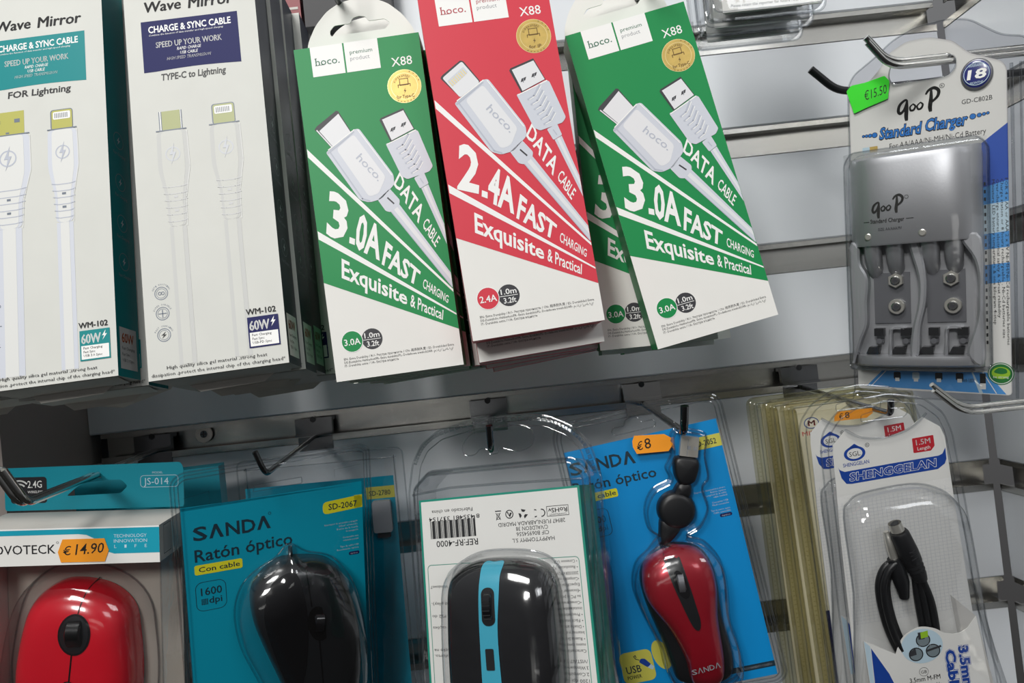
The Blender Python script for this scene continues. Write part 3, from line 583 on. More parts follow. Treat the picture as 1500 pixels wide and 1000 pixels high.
mb = MB(); d.patch(mb, [(44.5, 76), (53, 82.5), (61, 82), (64.5, 66), (65, 45), (62, 20), (56, 6), (50, 20), (44, 42), (41, 60)], .35, 'gloss_black'); d.patch(mb, [(71, 81), (80, 77.5), (88.5, 66), (93, 47), (94, 24), (88, 8), (80, 6), (76, 30), (75.5, 50), (73, 66)], .35, 'satin_black'); mb.build('button', c)
mb = MB(); d.seam(mb, [(66.4, 84), (68, 62)], .35, .1, 'wheel_black'); d.seam(mb, [(71.5, 40), (72.5, 10)], .35, .1, 'wheel_black'); d.patch(mb, ell(71.8, 50.6, 6.6, 11, 20, 8), .3, 'wheel_black', sub=0); mb.build('wheel_well', c)
w = MB(); z0 = d.at(71.8, 51); w.tube([(69.4, 51, z0 - 4.5), (69.8, 51, z0 - 4.5), (74.4, 50.2, z0 - 4.5), (74.8, 50.2, z0 - 4.5)], [6.6, 7.6, 7.6, 6.6], 'gloss_black', 28); w.build('scroll_wheel', c)
MB().tube([(59, 84, 3), (59.4, 90, 3.4), (59.5, 94.5, 3)], 1.3, 'rubber_black', 10).build('cable', c)

# ---- a second pack hangs behind it on the right
PB = pose((-196, -80, -196), (2, 1, 2))
t = thing('mouse_blister_pack', 'narrow strip of teal pack with a yellow number tag behind the black mouse pack', 'blister pack', PB, 'mouse blister packs')
mb = MB(); mb.box((-4, -60, -.8), (100, 126.4, -.05), 'sanda_teal'); mb.rect(80, 111, 100, 119.5, .1, 'yellow_soft'); mb.text('SD-2780', 82, 97, 113.2, 3.6, .16, 'sanda_ink', .01); mb.build('card', t)
mb = MB(); tray_sheet(mb, rounded([(-8, -60), (110, -60), (108, 146), (-8, 146)], 5), 1.2, (), 'clear', 6); mb.build('blister_shell', t)
mb = MB(); mb.prism(rrect(84, 88, 97, 110, 1.5), 1, 6, 'grey_ink'); mb.box((86, 84, 1), (95, 88, 4), 'charcoal'); mb.build('plug', t)

# ---- upside-down white box with the black and cyan wireless mouse
PR = pose((-60.27, -226.78, -160.8), (-10.91, -1.03, -20.73))
t = thing('mouse_blister_pack', 'clear pack with an upside-down white text card and a black and cyan mouse', 'blister pack', PR, 'mouse blister packs')
mb = MB(); mb.box((0, -62, -27), (90, 93.5, -.05), 'box_green'); mb.rect(1.2, -62, 88.8, 92.4, .02, 'card_white'); z = .1
u = lambda s, x0, x1, yt, h, b=0.: mb.utext(s, x0, x1, yt, h, z, 'ink', b)
u('Fabricado en china', 7.4, 31.2, 87.6, 1.9)
u('8 435481 337154', 5.5, 35, 84, 2.1, .006); x = 6
for k in range(46):
    wd = (.28, .42, .6, .28)[(k * 7 + k // 3) % 4]; mb.rect(x, 73, x + wd, 82 if k % 15 else 83.4, z, 'ink'); x += .57
u('REF:RF-4000', 9, 33, 71.8, 3.2, .006)
u('28947 FUENLABRADA MADRID', 45, 81, 78.4, 2); u('C/VALDEON 38', 54.6, 71.7, 75.8, 2); u('CIF B06954556', 54.6, 72, 73.2, 2); u('HAPPYTOMMY S.L', 52, 74.6, 70.2, 2)
mb.line([(71.9, 79.8), (83.2, 79.8), (83.2, 84.6), (71.9, 84.6)], .25, z, 'ink', True); u('RoHSv', 72.6, 82.6, 83.6, 2.2, .012); u('COMPLIANT', 73, 82, 80.9, .7)
mb.ring(65.4, 81.8, 2, .5, z, 'ink', 20); mb.rect(62.9, 79.4, 65.2, 84.2, z + .03, 'card_white'); mb.ring(69, 81.8, 2, .5, z, 'ink', 20); mb.rect(66.4, 79.4, 68.8, 84.2, z + .03, 'card_white')
for a in (90, 210, 330):
    c0 = np.array((59, 82)); p = lambda r, b: tuple(c0 + r * np.array((math.cos(math.radians(a + b)), math.sin(math.radians(a + b))))); mb.flat([p(1.2, -40), p(2.5, -42), p(2.7, 20), p(1.2, 22)], z, 'ink')
mb.ring(51.6, 82.4, 2.2, .45, z, 'ink'); mb.flat([(50.2, 83.5), (51.8, 80.8), (53, 83), (52, 83.2), (51.4, 81.9), (51, 83.6)], z, 'ink'); mb.line([(44, 84.4), (47, 84.4)], .5, z, 'ink'); mb.line([(44.2, 83.4), (46.6, 80)], .3, z, 'ink'); mb.line([(46.6, 83.4), (44.2, 80)], .3, z, 'ink'); mb.line([(44.4, 80.4), (46.4, 80.4), (46, 83), (44.8, 83)], .25, z, 'ink', True)
mb.line(rrect(3, -50, 86, 59.8, 2, 4), .3, z, 'box_green', True)
rowsR = ['• Conexion USB', '• Resolución 1200 dpi', '2003/SERVER/VISTA', '•Compatible con Windows', 'Especificaciones:', '•Encender el ratón', 'su PC o portátil', '•Conecte el receptor a', 'instalación:', '• Precisión óptica', '• Fácil instalación', '• Diseño anatómico', 'Internet y documentos', '• Rueda Scroll', 'nuevo control', 'Características:']
for k, s in enumerate(rowsR): u(s, 85 - min(len(s) * .85, 18), 85, 58.4 - 2.75 * k, 1.5)
for k, s in enumerate(['/VISTA/7', '3.Windows', '2.Compatible', '1200 dpi', '1.Resolución', '•Dimensiones']): u(s, 85.2 - len(s) * 1.1, 85.2, 12.6 - 2.9 * k, 1.6)
for y, s in ((49.5, 'Windows7'), (41, 'Plug and play).'), (35, 'tu PS2 do'), (29.4, 'cações'), (18.5, 'ação na'), (15.8, 'conforto.')): u(s, 4, 4 + len(s) * 1.25, y, 1.5)
mb.build('card', t)
arch = [(-6, -64), (-7.9, 60), (-7.9, 98), (-4.5, 114), (1.6, 123.5), (12.8, 130), (34.3, 133.4), (59.7, 132.6), (76, 130), (88, 123.5), (96.4, 114), (100.5, 99), (98, 60), (95, -64)]
out = rounded(arch, 3); sl = catmull([(28, 114.8), (33.5, 114.6), (37, 117), (41, 116.4), (42.2, 114), (46.8, 114), (48.4, 116.6), (58, 113.8), (66, 116), (67.6, 122), (62, 126.6), (47, 128), (33, 125.6), (27, 120)], 4)
mb = MB(); tray_sheet(mb, out, -4, [sl], 'clear', 5)
P = catmull(arch[3:12], 6, False)
for k in range(len(P) - 1):
    a, b = np.array(P[k]), np.array(P[k + 1]); d_ = (b - a); n_ = np.array((d_[1], -d_[0])); n_ /= np.linalg.norm(n_); q = (a + b) / 2 + n_ * 2.4; mb.tube([(*(q - d_ * .34), -2.4), (*(q + d_ * .34), -2.4)], 1.0, 'clear_thick', 8)
# inner box-shaped bubble around the card, front wall with rounded shoulders
ob = rounded([(-4, -62), (-4, 100), (6, 108.5), (88, 107.5), (95, 99), (93, -62)], 3); n = len(ob); ib = grow(ob, -2.4)
mb.add([(*p, -28) for p in ob] + [(*p, -2) for p in ob] + [(*p, 1.6) for p in ib], [(i, (i + 1) % n, n + (i + 1) % n, n + i) for i in range(n)] + [(n + i, n + (i + 1) % n, 2 * n + (i + 1) % n, 2 * n + i) for i in range(n)], 'clear', True); mb.flat(ib, 1.6, 'clear'); rim(mb, ib, .5, 1.7); rim(mb, ob, .5, -2)
mb.tube([(-3, 96.5, 1.2), (20, 98.5, 2), (50, 98, 2), (92, 96.5, 1.2)], .6, 'clear_thick', 8)
mb.build('blister_shell', t)
mo = [(36, 61.6), (48, 62), (62, 60.6), (70.8, 57), (74.8, 50), (76, 40), (76.2, 20), (75.2, 0), (71, -20), (62, -32), (47, -36), (32, -33), (23, -22), (19, -4), (18.6, 16), (19.4, 36), (21.0, 51.5), (26.2, 58)]
bl = [(x * 1.0, y) for x, y in mo]
d = Dome(mo, 25, .33, .8, 1.2, 4, grow_by=3.4); mb = MB(); d.into(mb, 'clear_dome', 8); rim(mb, d.o, .6, 1.8); mb.build('blister_bubble', t)
c = thing('computer_mouse', 'glossy black computer mouse with a cyan centre stripe in the upside-down pack', 'computer mouse', PR, 'computer mice')
d = Dome(mo, 19, .4, .75, 5, 6); mb = MB(); d.into(mb, 'gloss_black', 12, skirt=.4); mb.build('shell', c)
mb = MB(); st = [(42.4, 60.7), (47.5, 60.8), (52.6, 60.4), (52.4, 54), (52.2, 46), (50.6, 28), (50.8, 4), (52, -20), (51, -33), (43, -33), (41.6, -18), (41, 4), (41.3, 26), (41.8, 46), (42.1, 54)]; d.patch(mb, st, .4, 'cyan_trim', sub=6, rings=24); o = mb.build('centre_stripe', c); o['label'] = 'cyan centre stripe'
mb = MB(); d.patch(mb, rrect(43.2, 32.8, 50, 49.8, 3), .7, 'wheel_black', sub=0); mb.build('wheel_well', c)
z0 = d.at(46.6, 41); w = MB(); w.tube([(44.6, 41, z0 - 4.2), (45, 41, z0 - 4.2), (48.4, 41, z0 - 4.2), (48.8, 41, z0 - 4.2)], [7, 7.8, 7.8, 7], 'gloss_black', 28)
for k in range(22): a = 2 * math.pi * k / 22; w.box((44.9, 41 + 7.7 * math.cos(a) - .3, z0 - 4.2 + 7.7 * math.sin(a) - .3), (48.5, 41 + 7.7 * math.cos(a) + .3, z0 - 4.2 + 7.7 * math.sin(a) + .3), 'rubber_black')
w.build('scroll_wheel', c)
mb = MB(); d.patch(mb, rrect(43.8, 13.4, 48, 22.8, .6), .7, 'satin_black', sub=0); mb.build('dpi_button', c)

# ---- blue card, red retractable-cable mouse
PM = pose((47.87, -198.56, -191.82), (1.64, -7.4, -4.86))
t = thing('mouse_blister_pack', 'tilted clear blister pack with blue card and red mouse on a retractable cable', 'blister pack', PM, 'mouse blister packs')
mb = MB(); mb.box((-8, 0, -.8), (76, 141, -.05), 'sanda_blue'); mb.rect(-8, 0, 76, 141, 0, 'sanda_blue'); z = .1
mb.text('S', -7, -.3, 127.8, 6.8, z, 'sanda_ink', .02); mb.flat([(.4, 128), (3, 134.8), (4.2, 134.8), (7.0, 128), (5.4, 128), (3.6, 132.4), (2, 128)], z, 'sanda_ink'); mb.text('ND', 8, 21.8, 127.8, 6.8, z, 'sanda_ink', .02); mb.flat([(22.4, 127.4), (25, 134.4), (26.2, 134.4), (29, 127.2), (27.4, 127.2), (25.6, 131.8), (24, 127.4)], z, 'sanda_ink')
mb.text('Ratón óptico', -7.5, 38.3, 118.2, 5.6, z, 'sanda_ink', .012, dy=-.6); mb.flat(rrect(-7.5, 111.6, 15.6, 116.2, 1), z, 'yellow'); mb.text('Con cable', -6, 14.6, 112.8, 2.6, z + .06, 'sanda_ink', .01)
mb.rect(60, 126.4, 76, 133.2, z, 'yellow_soft'); mb.text('SD-2052', 61.5, 73.4, 128.2, 3, z + .06, 'sanda_ink', .012)
for k, (x0, s) in enumerate(((55.5, 'Dispone de desconexión y ahorro'), (64, 'Ratón óptico'), (61, 'Longitud de la cable'), (65, 'cable retráctil'), (0, ''), (63.5, 'Conexión USB'), (63.5, 'Fácil conexión'), (0, ''), (62, 'Tipo de sensor: óptico'), (63, 'Cable extensible'))):
    if s: mb.text(s, x0, 72.3, 103.8 - 1.42 * k, .95, z, 'pale_ink', 0, res=1)
mb.flat(rrect(66, 88.6, 72.6, 90.4, .8), z, 'navy'); mb.text('óptico', 67, 71.6, 89, .9, z + .06, 'pale_ink', 0, res=1)
mb.line(rrect(-5, 92, 8, 107, 3), .3, z, 'sanda_ink', True); mb.text('1600', -3, 6, 99.5, 3.8, z, 'sanda_ink', .01); mb.text('dpi', .5, 6, 95, 3, z, 'sanda_ink', .01)
mb.flat(rrect(-5, 10, 12.8, 27.2, 3.4), z, 'yellow_soft'); mb.text('USB', -2.6, 5.6, 15.6, 4, z + .06, 'sanda_ink', .012); mb.text('POWER', -2.8, 5, 12.4, 2, z + .06, 'sanda_ink', .01)
mb.flat(rounded([(5.2, 20.8), (9.2, 17.2), (11.4, 18.6), (8.6, 22.2), (6.4, 22.6)], .8), z + .06, 'royal'); mb.flat([(9.2, 17.2), (11.6, 15.4), (12.8, 17), (11.2, 18.6)], z + .06, 'pale_blue'); mb.line([(5.6, 22), (3.8, 22.8), (3, 24.4), (4, 24.8), (4.2, 23.6)], .4, z + .08, 'sanda_ink')
mb.flat(ell(18, 22.4, 4.6, 8.4, 24, 12), z, 'yellow_soft'); mb.rect(52, 4.6, 76, 7.6, z, 'sanda_ink'); mb.text('FUNCIONAMIENTO Y DISEÑO', 58, 74.5, 5.4, 1.2, z + .06, 'grey_ink', 0, res=1)
mb.build('card', t)
out = rounded([(-12, -3), (-12, 150), (-8, 157.4), (70, 156), (77.5, 154.6), (80.6, 149.5), (80.9, -.6), (75.5, -4.6)], 4)
mb = MB(); tray_sheet(mb, out, 1.2, [euro(32, 144.5, 22, 4, 4, 0)], 'clear', 3.6); rim(mb, grow(out, -1.8), .4, 1.2); mb.build('blister_shell', t)
bl = [(24, 80.5), (28.5, 84.5), (31, 87), (27, 92), (27.5, 103), (34, 112), (44, 115.5), (43.5, 122), (48, 128), (50, 138), (54.5, 141.5), (60.5, 139.2), (68.5, 134.5), (65.5, 124), (64.5, 112), (60, 107), (60.5, 96), (54, 87), (46, 83.5), (54, 79), (60, 68), (60, 55), (57.5, 38), (59, 20), (55, 5), (40, 1), (24, 4), (18.5, 16), (18, 30), (13, 50), (11.6, 64), (16, 75)]
mb = MB(); bo = catmull(bl, 4)
for a, b, za, zb in ((bo, grow(bo, -1.2), 1.4, 9),): n = len(bo); mb.add([(*p, za) for p in a] + [(*p, zb) for p in b], [(i, (i + 1) % n, n + (i + 1) % n, n + i) for i in range(n)], 'clear_dome', True)
rim(mb, bo, .55, 1.8); rim(mb, grow(bo, -1.2), .5, 9)
body = [(24, 80.5), (34, 84), (46, 83), (54, 79), (60, 68), (60, 55), (57.5, 38), (59, 20), (55, 5), (40, 1), (24, 4), (18.5, 16), (18, 30), (13, 50), (11.6, 64), (16, 75)]
Dome(body, 14, .35, .85, 9, 4).into(mb, 'clear_dome', 7); mb.build('blister_bubble', t)
pts = [(29.2, 136.5), (30.4, 132.4), (47.2, 130.2), (50.4, 133.4), (49.4, 135.2), (50.2, 136.8), (47, 139.6), (31.3, 142.2), (29.6, 139.6)]
sticker(t, pts, 3.2, 'tag_orange', [('€', (31, 133.6), (34.4, 134.4), (31.6, 138), (34.8, 138.8), .004), ('8', (35.4, 134), (38.8, 134), (35.8, 139.6), (39.2, 139.6), .004)], 'orange sticker with a handwritten euro 8')
c = thing('computer_mouse', 'small red computer mouse with a black centre strip and retractable cable on blue card', 'computer mouse', PM, 'computer mice')
base = [(30, 80.5), (40.3, 80.8), (50.2, 76.4), (55, 67.5), (55.5, 55.7), (52.8, 38.4), (53.6, 20.1), (50.6, 7), (39.2, 3.4), (25.5, 8.2), (22.5, 18), (21, 31.3), (16.4, 53.0), (16.6, 67.6), (22.0, 76)]
d0 = Dome([(x + (1.5 if x > 38 else -1.0) * (1 if y < 45 else .2), y) for x, y in base], 9, .2, .6, .5, 6); mb = MB(); d0.into(mb, 'satin_black', 6); mb.build('underside', c)
top = [(30, 80), (38, 81), (49, 77.2), (54, 68.8), (54.6, 57.2), (51.4, 40.1), (49.6, 18.7), (46, 7.4), (38, 4.8), (30.4, 9), (29.5, 22.3), (25.4, 38.3), (17.4, 56.2), (17.5, 68.7), (22.1, 76.4)]
d = Dome(top, 15, .5, .75, 5.5, 6, c=(36.5, 48)); mb = MB(); d.into(mb, 'dark_red', 10, skirt=2); mb.T = None
v = [(30.6, 17.4), (46.2, 18.8)]
for i, ch in enumerate('SANDA'):
    x0 = 30.8 + i * 3.1; zz = max(d.at(x0, 19), d.at(x0 + 2.7, 19)) + .25
    mb.text(ch if ch != 'A' else 'Λ', x0, x0 + 2.7, 17.5 + i * .25, 2.7, zz, 'grey_ink', .012)
o = mb.build('shell', c); o['label'] = 'metallic red shell'
mb = MB(); d.patch(mb, [(31, 79.6), (37.8, 80.4), (39.8, 66.3), (40.9, 52), (41.2, 44.5), (39.6, 40.2), (36.8, 42.6), (33.8, 55.4), (31.2, 70)], .45, 'satin_black', sub=3); o = mb.build('centre_strip', c); o['label'] = 'black centre strip'
mb = MB(); d.patch(mb, ell(36.2, 64.8, 3.2, 7.4, 24, 8), .75, 'gloss_black', sub=0); mb.build('wheel_well', c)
z0 = d.at(36.2, 65); w = MB(); w.tube([(34.4, 65.2, z0 - 4), (34.8, 65.2, z0 - 4), (37.6, 64.8, z0 - 4), (38, 64.8, z0 - 4)], [5.6, 6.4, 6.4, 5.6], 'silver_dark', 26); o = w.build('scroll_wheel', c); o['label'] = 'grey scroll wheel'
mb = MB(); dr = Dome(ell(43.8, 98.6, 10.4, 10.4, 30), 7, .3, .7, 1, 0); dr.into(mb, 'rubber_black', 7); Dome([(30.5, 82), (34, 81), (44, 88.6), (40, 96), (34.5, 96), (32, 89)], 6, .3, .7, 1, 4).into(mb, 'rubber_black', 5); Dome([(43, 105), (52, 103.5), (54.6, 111), (48, 112.5)], 6, .3, .7, 1, 4).into(mb, 'rubber_black', 5); mb.build('cable_reel', c)
mb = MB(); Dome([(49.8, 126.4), (61, 122.8), (58.2, 113.4), (54, 110.4), (48.6, 112), (47, 118.2)], 7, .22, .6, 1, 5).into(mb, 'rubber_black', 6); mb.build('plug_grip', c)
mb = MB(); mb.prism([(55.4, 137.2), (64.3, 134), (61, 123.8), (52, 127)][::-1], 2, 6.2, 'metal_bright'); mb.flat([(57.2, 131.2), (59, 130.6), (58.4, 128.8), (56.6, 129.4)], 6.28, 'grey_ink'); mb.flat([(60.4, 130), (62, 129.4), (61.4, 127.6), (59.8, 128.2)], 6.28, 'grey_ink'); mb.line([(58.6, 134.6), (57, 129.6), (55.8, 126.4)], .3, 6.28, 'grey_ink'); o = mb.build('usb_plug', c); o['label'] = 'bare metal plug'

# ---- far left: carton with window and the glossy red mouse
PV = pose((-317.3, -172.39, -162.35), (2.78, 5.14, 2.79)); X0, X1, DD = -18, 92, 40
t = thing('mouse_box', 'white and teal windowed carton holding the glossy red mouse, lower left corner', 'box', PV)
mb = MB(); mb.box((X0, -70, -DD), (X1, 97.5, -DD + .6), 'inner_card'); mb.box((X0, 97, -DD), (X1, 97.6, 0), 'carton_grey'); mb.box((X0, 76.4, -.6), (X1, 97.4, 0), 'card_white'); mb.box((X0, 75.8, -26), (X1, 76.4, 0), 'card_white')
mb.box((X1 - .6, 76, -DD), (X1, 97, -.2), 'carton_grey'); mb.box((X0, -70, -DD), (X0 + .6, 97, -.2), 'carton_grey'); mb.box((X1 - .6, -70, -DD), (X1, 76, -DD + 8), 'inner_card'); z = .08
mb.flat([(X0, 97.4), (X1, 97.4), (X1, 81.6), (66, 81.6), (62, 83), (54.5, 91), (50.5, 93), (46, 93.6), (X0, 93.6)][::-1], z, 'novo_band'); mb.rect(X0, 96.6, X1, 97.4, z + .04, 'print_white')
mb.text('N', -7.6, -3.0, 82.7, 5.4, z, 'ink', .004); mb.text('OVOTECK', -2.2, 32.8, 82.7, 5.4, z, 'ink', .004); mb.ring(34, 89, .7, .2, z, 'ink', 12)
mb.text('TECHNOLOGY', 66, 84.8, 91, 2, z + .06, 'pale_blue'); mb.text('INNOVATION', 66, 85, 88, 2, z + .06, 'pale_blue')
for k, ch in enumerate('LIFE'): mb.text(ch, 66.2 + 5.8 * k, 67.4 + 5.8 * k, 84.9, 1.9, z + .06, 'pale_blue')
T = Matrix(((0, 0, 1, X1), (0, 1, 0, 0), (-1, 0, 0, 0), (0, 0, 0, 1))); mb.T = T
mb.line([(6, 79), (16, 79), (16, 96), (6, 96)], .4, .08, 'ink', True)
for k in range(4): mb.line([(8 + 2 * k, 80), (8 + 2 * k, 94)], .5, .08, 'grey_ink')
mb.T = None; mb.build('carton', t)
mb = MB(); mb.prism(rounded([(-19.3, 99), (-19.3, 126), (89.6, 127.6), (91.4, 124), (91.4, 99)], 2)[::-1], -DD, -DD + .6, 'novo_teal', [rounded([(18.5, 107.6), (52, 108.6), (56.5, 113), (52.4, 117.4), (41, 117), (39.8, 120.6), (36, 122.4), (32.2, 120.8), (30.8, 117), (24, 112.4)], 1.6)])
z = -DD + .7; mb.flat(rrect(-15.6, 103.6, 6.6, 120.2, 2), z, 'black_carton'); mb.text('2.4G', -5.2, 3.6, 113.4, 4.6, z + .06, 'print_white', .004); mb.text('WIRELESS', -5.2, 4, 110, 1.6, z + .06, 'print_white'); mb.rect(-13, 105, 5, 108, z + .04, 'carton_grey')
for r in (2.2, 4.4, 6.6):
    P = [(-10.4 + r * math.cos(math.radians(a)), 111.4 + r * math.sin(math.radians(a))) for a in range(45, 136, 10)]; mb.line(P, 1, z + .06, 'print_white')
mb.flat(ell(-10.4, 111.2, 1), z + .06, 'print_white'); mb.text('MODEL', 72, 78.6, 120.6, 1.3, z, 'pale_blue'); mb.text('JS-014', 66.6, 82, 113.6, 4.4, z, 'pale_blue'); mb.line(rrect(64.6, 112, 88, 119.4, 2), .3, z, 'pale_blue', True); mb.build('hang_tab', t)
mb = MB(); mb.flat([(X0, -70), (X1, -70), (X1, 76), (X0, 76)], -.4, 'clear'); mb.add([(X1 + .1, -70, -.5), (X1 + .1, 76, -.5), (X1 + .1, 76, -DD + 8), (X1 + .1, -70, -DD + 8)], [(0, 1, 2, 3)], 'clear'); mb.tube([(X1, -70, -.5), (X1, 76, -.5)], .5, 'clear_thick', 8)
mb.build('window_film', t)
mo = [(-4, 20.3), (3.2, 44.4), (15.0, 55.2), (30.1, 57.4), (49, 52.4), (61.4, 40.4), (64.6, 22.7), (65.6, -4), (62, -28), (50, -46), (30, -51), (10, -46), (-3, -28), (-6.8, -4)]
d = Dome(mo, 29, .36, .85, -36, 4, grow_by=9); mb = MB(); d.into(mb, 'clear_dome', 9); rim(mb, d.o, .6, -35.6); mb.box((X0 + 1, -69, -37), (X1 - 1, 75, -36.2), 'inner_card'); o = mb.build('inner_tray', t)
sticker(t, [(34.2, 83.4), (35.8, 77.4), (60.7, 77.2), (63.1, 83.8), (60.8, 90.8), (37, 90.8)], .2, 'tag_orange', [('€', (37.0, 81.4), (41.4, 81.8), (37.6, 86.4), (42, 86.9), .004), ('14.90', (44, 81.6), (60, 82.6), (45, 88), (61, 88.6), .006)], 'orange sticker with handwritten euro 14.90')
c = thing('computer_mouse', 'glossy bright red computer mouse behind the window of the lower left carton', 'computer mouse', PV, 'computer mice')
d = Dome(mo, 25, .42, .75, -35.5, 6); mb = MB(); d.into(mb, 'gloss_red', 12); mb.build('shell', c)
for sp, sw in (([(39.8, 56.5), (37.6, 42)], .35), ([(34.4, 18.4), (32.4, 2)], .5)): mb = MB(); d.seam(mb, sp, sw, .05, 'wheel_black'); mb.build('seam', c)
mb = MB(); d.patch(mb, ell(36, 30, 9.4, 12.2, 32, 0), .3, 'gloss_black', sub=0); d.patch(mb, ell(36, 30, 8.2, 11, 32, 0), .45, 'satin_black', sub=0); mb.build('wheel_well', c)
z0 = d.at(36, 30); w = MB(); w.tube([(31.4, 30, z0 - 6.2), (32.4, 30, z0 - 6.2), (39.6, 30, z0 - 6.2), (40.6, 30, z0 - 6.2)], [9, 10, 10, 9], 'wheel_black', 32); w.build('scroll_wheel', c)
mb = MB(); d.patch(mb, ell(31.6, -3.4, 5, 6, 24), .4, 'wheel_black', sub=0); d.patch(mb, ell(31.8, -2, 3.4, 4, 24), .7, 'metal_bright', sub=0); mb.build('button', c)
t2 = thing('mouse_box', 'teal carton edge showing behind the windowed red mouse box', 'box', pose((-300, -95, -172), (0, 0, 12)))
mb = MB(); mb.box((-10, 0, -24), (84, 120, 0), 'novo_teal'); mb.build('carton', t2)

# ------------------------------------------------------------------ battery charger pack, right
def goop(mb, x, y, k, z):
    """the handwritten-looking mark in brush strokes"""
    def st(pts, w):
        P = catmull(pts, 6, False); n = len(P)
        for i in range(n - 1): mb.line([(x + P[i][0] * k, y + P[i][1] * k), (x + P[i + 1][0] * k, y + P[i + 1][1] * k)], k * w * (.7 + .6 * math.sin(math.pi * i / n)), z, 'pen')
    st([(5.6, 10.6), (4.4, 11.2), (1.6, 9), (.6, 5.6), (1.6, 3.8), (3.6, 5.4), (5, 9)], 1.3); st([(5.4, 10.4), (5.1, 6), (4.8, 2), (4.9, -.6)], 1.7)
    st([(8.6, 8.2), (7, 6.6), (7.4, 4.6), (9, 4.8), (9.8, 6.8), (8.6, 8.2)], .9); st([(12.6, 8.4), (10.8, 6.6), (11.4, 4.6), (13, 5), (13.8, 7), (12.6, 8.4)], .9)
    st([(18.4, 14.2), (18.2, 9.4), (17.6, 5), (17.8, 2.4)], 1.7); st([(15.6, 12.6), (17.2, 14.6), (20, 15.4), (22.2, 13.4), (21.6, 10.2), (18.8, 7.6)], 1.4)
PC = pose((222.34, -123.76, -42.53), (5.57, 3.93, -37.4))
t = thing('charger_blister_pack', 'white and blue carded pack with the silver battery charger and a green price sticker', 'blister pack', PC)
card = rounded([(-1, 1), (82.4, -.8), (82.2, 186.5), (80, 190.6), (64.5, 198.5), (56, 207.5), (44, 212.4), (32, 212.7), (22.5, 208), (16.5, 199), (8, 191), (-1, 187)], 2.5)
slot = rounded([(24, 189), (53, 187.8), (57.5, 191.5), (57.5, 198.2), (53, 200.6), (28, 203), (23.2, 200), (22, 193.5)], 3)
mb = MB(); mb.prism(card, -.8, 0, 'card_white', [slot]); z = .1
goop(mb, 26.2, 167.2, 1.0, z); mb.ring(50.2, 183, 1.4, .25, z, 'ink', 16); mb.text('R', 49.6, 50.8, 182.3, 1.4, z, 'ink')
mb.text('GD-C802B', 60, 75.1, 170.2, 2.7, z, 'ink')
mb.text('Standard', 15.4, 38.6, 157.4, 7, z, 'pen', .06, .15); mb.text('Charger', 40.4, 62.6, 158.2, 7, z, 'pen', .06, .15); mb.text('Standard', 15.7, 38.3, 157.6, 6.7, z + .06, 'blue_text', .02, .15); mb.text('Charger', 40.7, 62.3, 158.4, 6.7, z + .06, 'blue_text', .02, .15)
for x, y, r in ((13.2, 160.6, 1.4), (10.6, 160.7, .95), (8.6, 160.8, .75), (6.8, 160.9, .6), (65.4, 162.4, 1.4), (68.6, 162.6, 1), (70.9, 162.8, .75), (72.8, 163, .6)): mb.flat(ell(x, y, r + .3, n=16), z, 'pen'); mb.flat(ell(x, y, r, n=16), z + .06, 'blue_text')
mb.text('For AA/AAA/Ni-MH/Ni-Cd Battery', 21.4, 71.8, 150.8, 3.3, z, 'ink', 0, dy=.9)
mb.flat(rrect(6, 150.4, 14.7, 153.8, .5), z, 'gold'); mb.flat(rrect(6, 150.4, 10.2, 153.8, .5), z + .06, 'pale_blue')
mb.flat([(69.4, 146.5), (82.2, 156), (82.2, 124), (69.6, 121)][::-1], z, 'blue_deep')
for y0, y1, m in ((112, 124, 'blue_sky'), (95, 112, 'pale_blue'), (86, 95, 'blue_sky'), (66, 77, 'blue_sky')): mb.flat([(69.6, y0 - 1), (82.2, y0), (82.2, y1), (69.6, y1 - 3 if y1 == 124 else y1 - 1)], z, m)
for k in range(22): mb.rect(70.2, 122 - 4.4 * k, 71.1, 124 - 4.4 * k, z + .08, 'ink')
for k, s in enumerate(('FOR 4 x AA or AAA 2 x 9V Ni-MH/Ni-Cd rechargeable batteries', 'Charge station or 8 hours rechargeable , Ni-Cd batteries size', 'Over-charge ensures electrical safety & Great reliability', 'Miniature LED battery temperature & one kilogram 4-step')):
    x = 80.4 - 2.1 * k; L = (96, 92, 80, 84)[k]; mb.quadtext(s, (x, 125), (x, 125 - L), (x + 1.5, 125), (x + 1.5, 125 - L), z + .08, 'ink', 0, 1)
mb.flat([(4, 2.6), (79.6, -.3), (70, 12.6), (13.3, 12.8)], z, 'blue_sky'); mb.flat([(66, .2), (68, 0), (63, 12.6), (62.2, 12.6)], z + .04, 'pale_blue'); mb.line([(7, 3), (15.5, 12.6)], .4, z + .04, 'print_white'); mb.line([(74.6, .2), (68, 12.6)], .5, z + .04, 'print_white')
for x in (20, 30.5, 43, 54): mb.flat(rrect(x, 7.5, x + 4, 12, .8), z + .06, 'ink' if x != 30.5 else 'pale_blue'); mb.rect(x + .8, 6.2, x + 3.2, 8.4, z + .08, 'print_white')
mb.rect(66.4, 5.6, 69.4, 12, z + .06, 'ink'); mb.rect(66.4, 2.4, 69.4, 6, z + .08, 'print_white'); mb.text('with LED', 57, 63.5, 6.6, 2, z + .06, 'ink')
o = mb.build('card', t)
mb = MB(); mb.flat(ell(77, 12, 6.6), z + .1, 'leaf_green'); mb.ring(77, 12, 6.1, .4, z + .14, 'print_white'); mb.flat(ell(77, 12.4, 4.6, 3.6), z + .14, 'leaf_lime'); mb.flat(catmull([(73.6, 13), (76, 15.4), (79.4, 14.8), (80, 12.6), (77, 11.8)], 4), z + .2, 'leaf_green'); mb.text('be strong', 73.2, 80.8, 9.4, 1.4, z + .2, 'print_white'); o = mb.build('round_sticker', t); o['label'] = 'round green sticker in the corner'
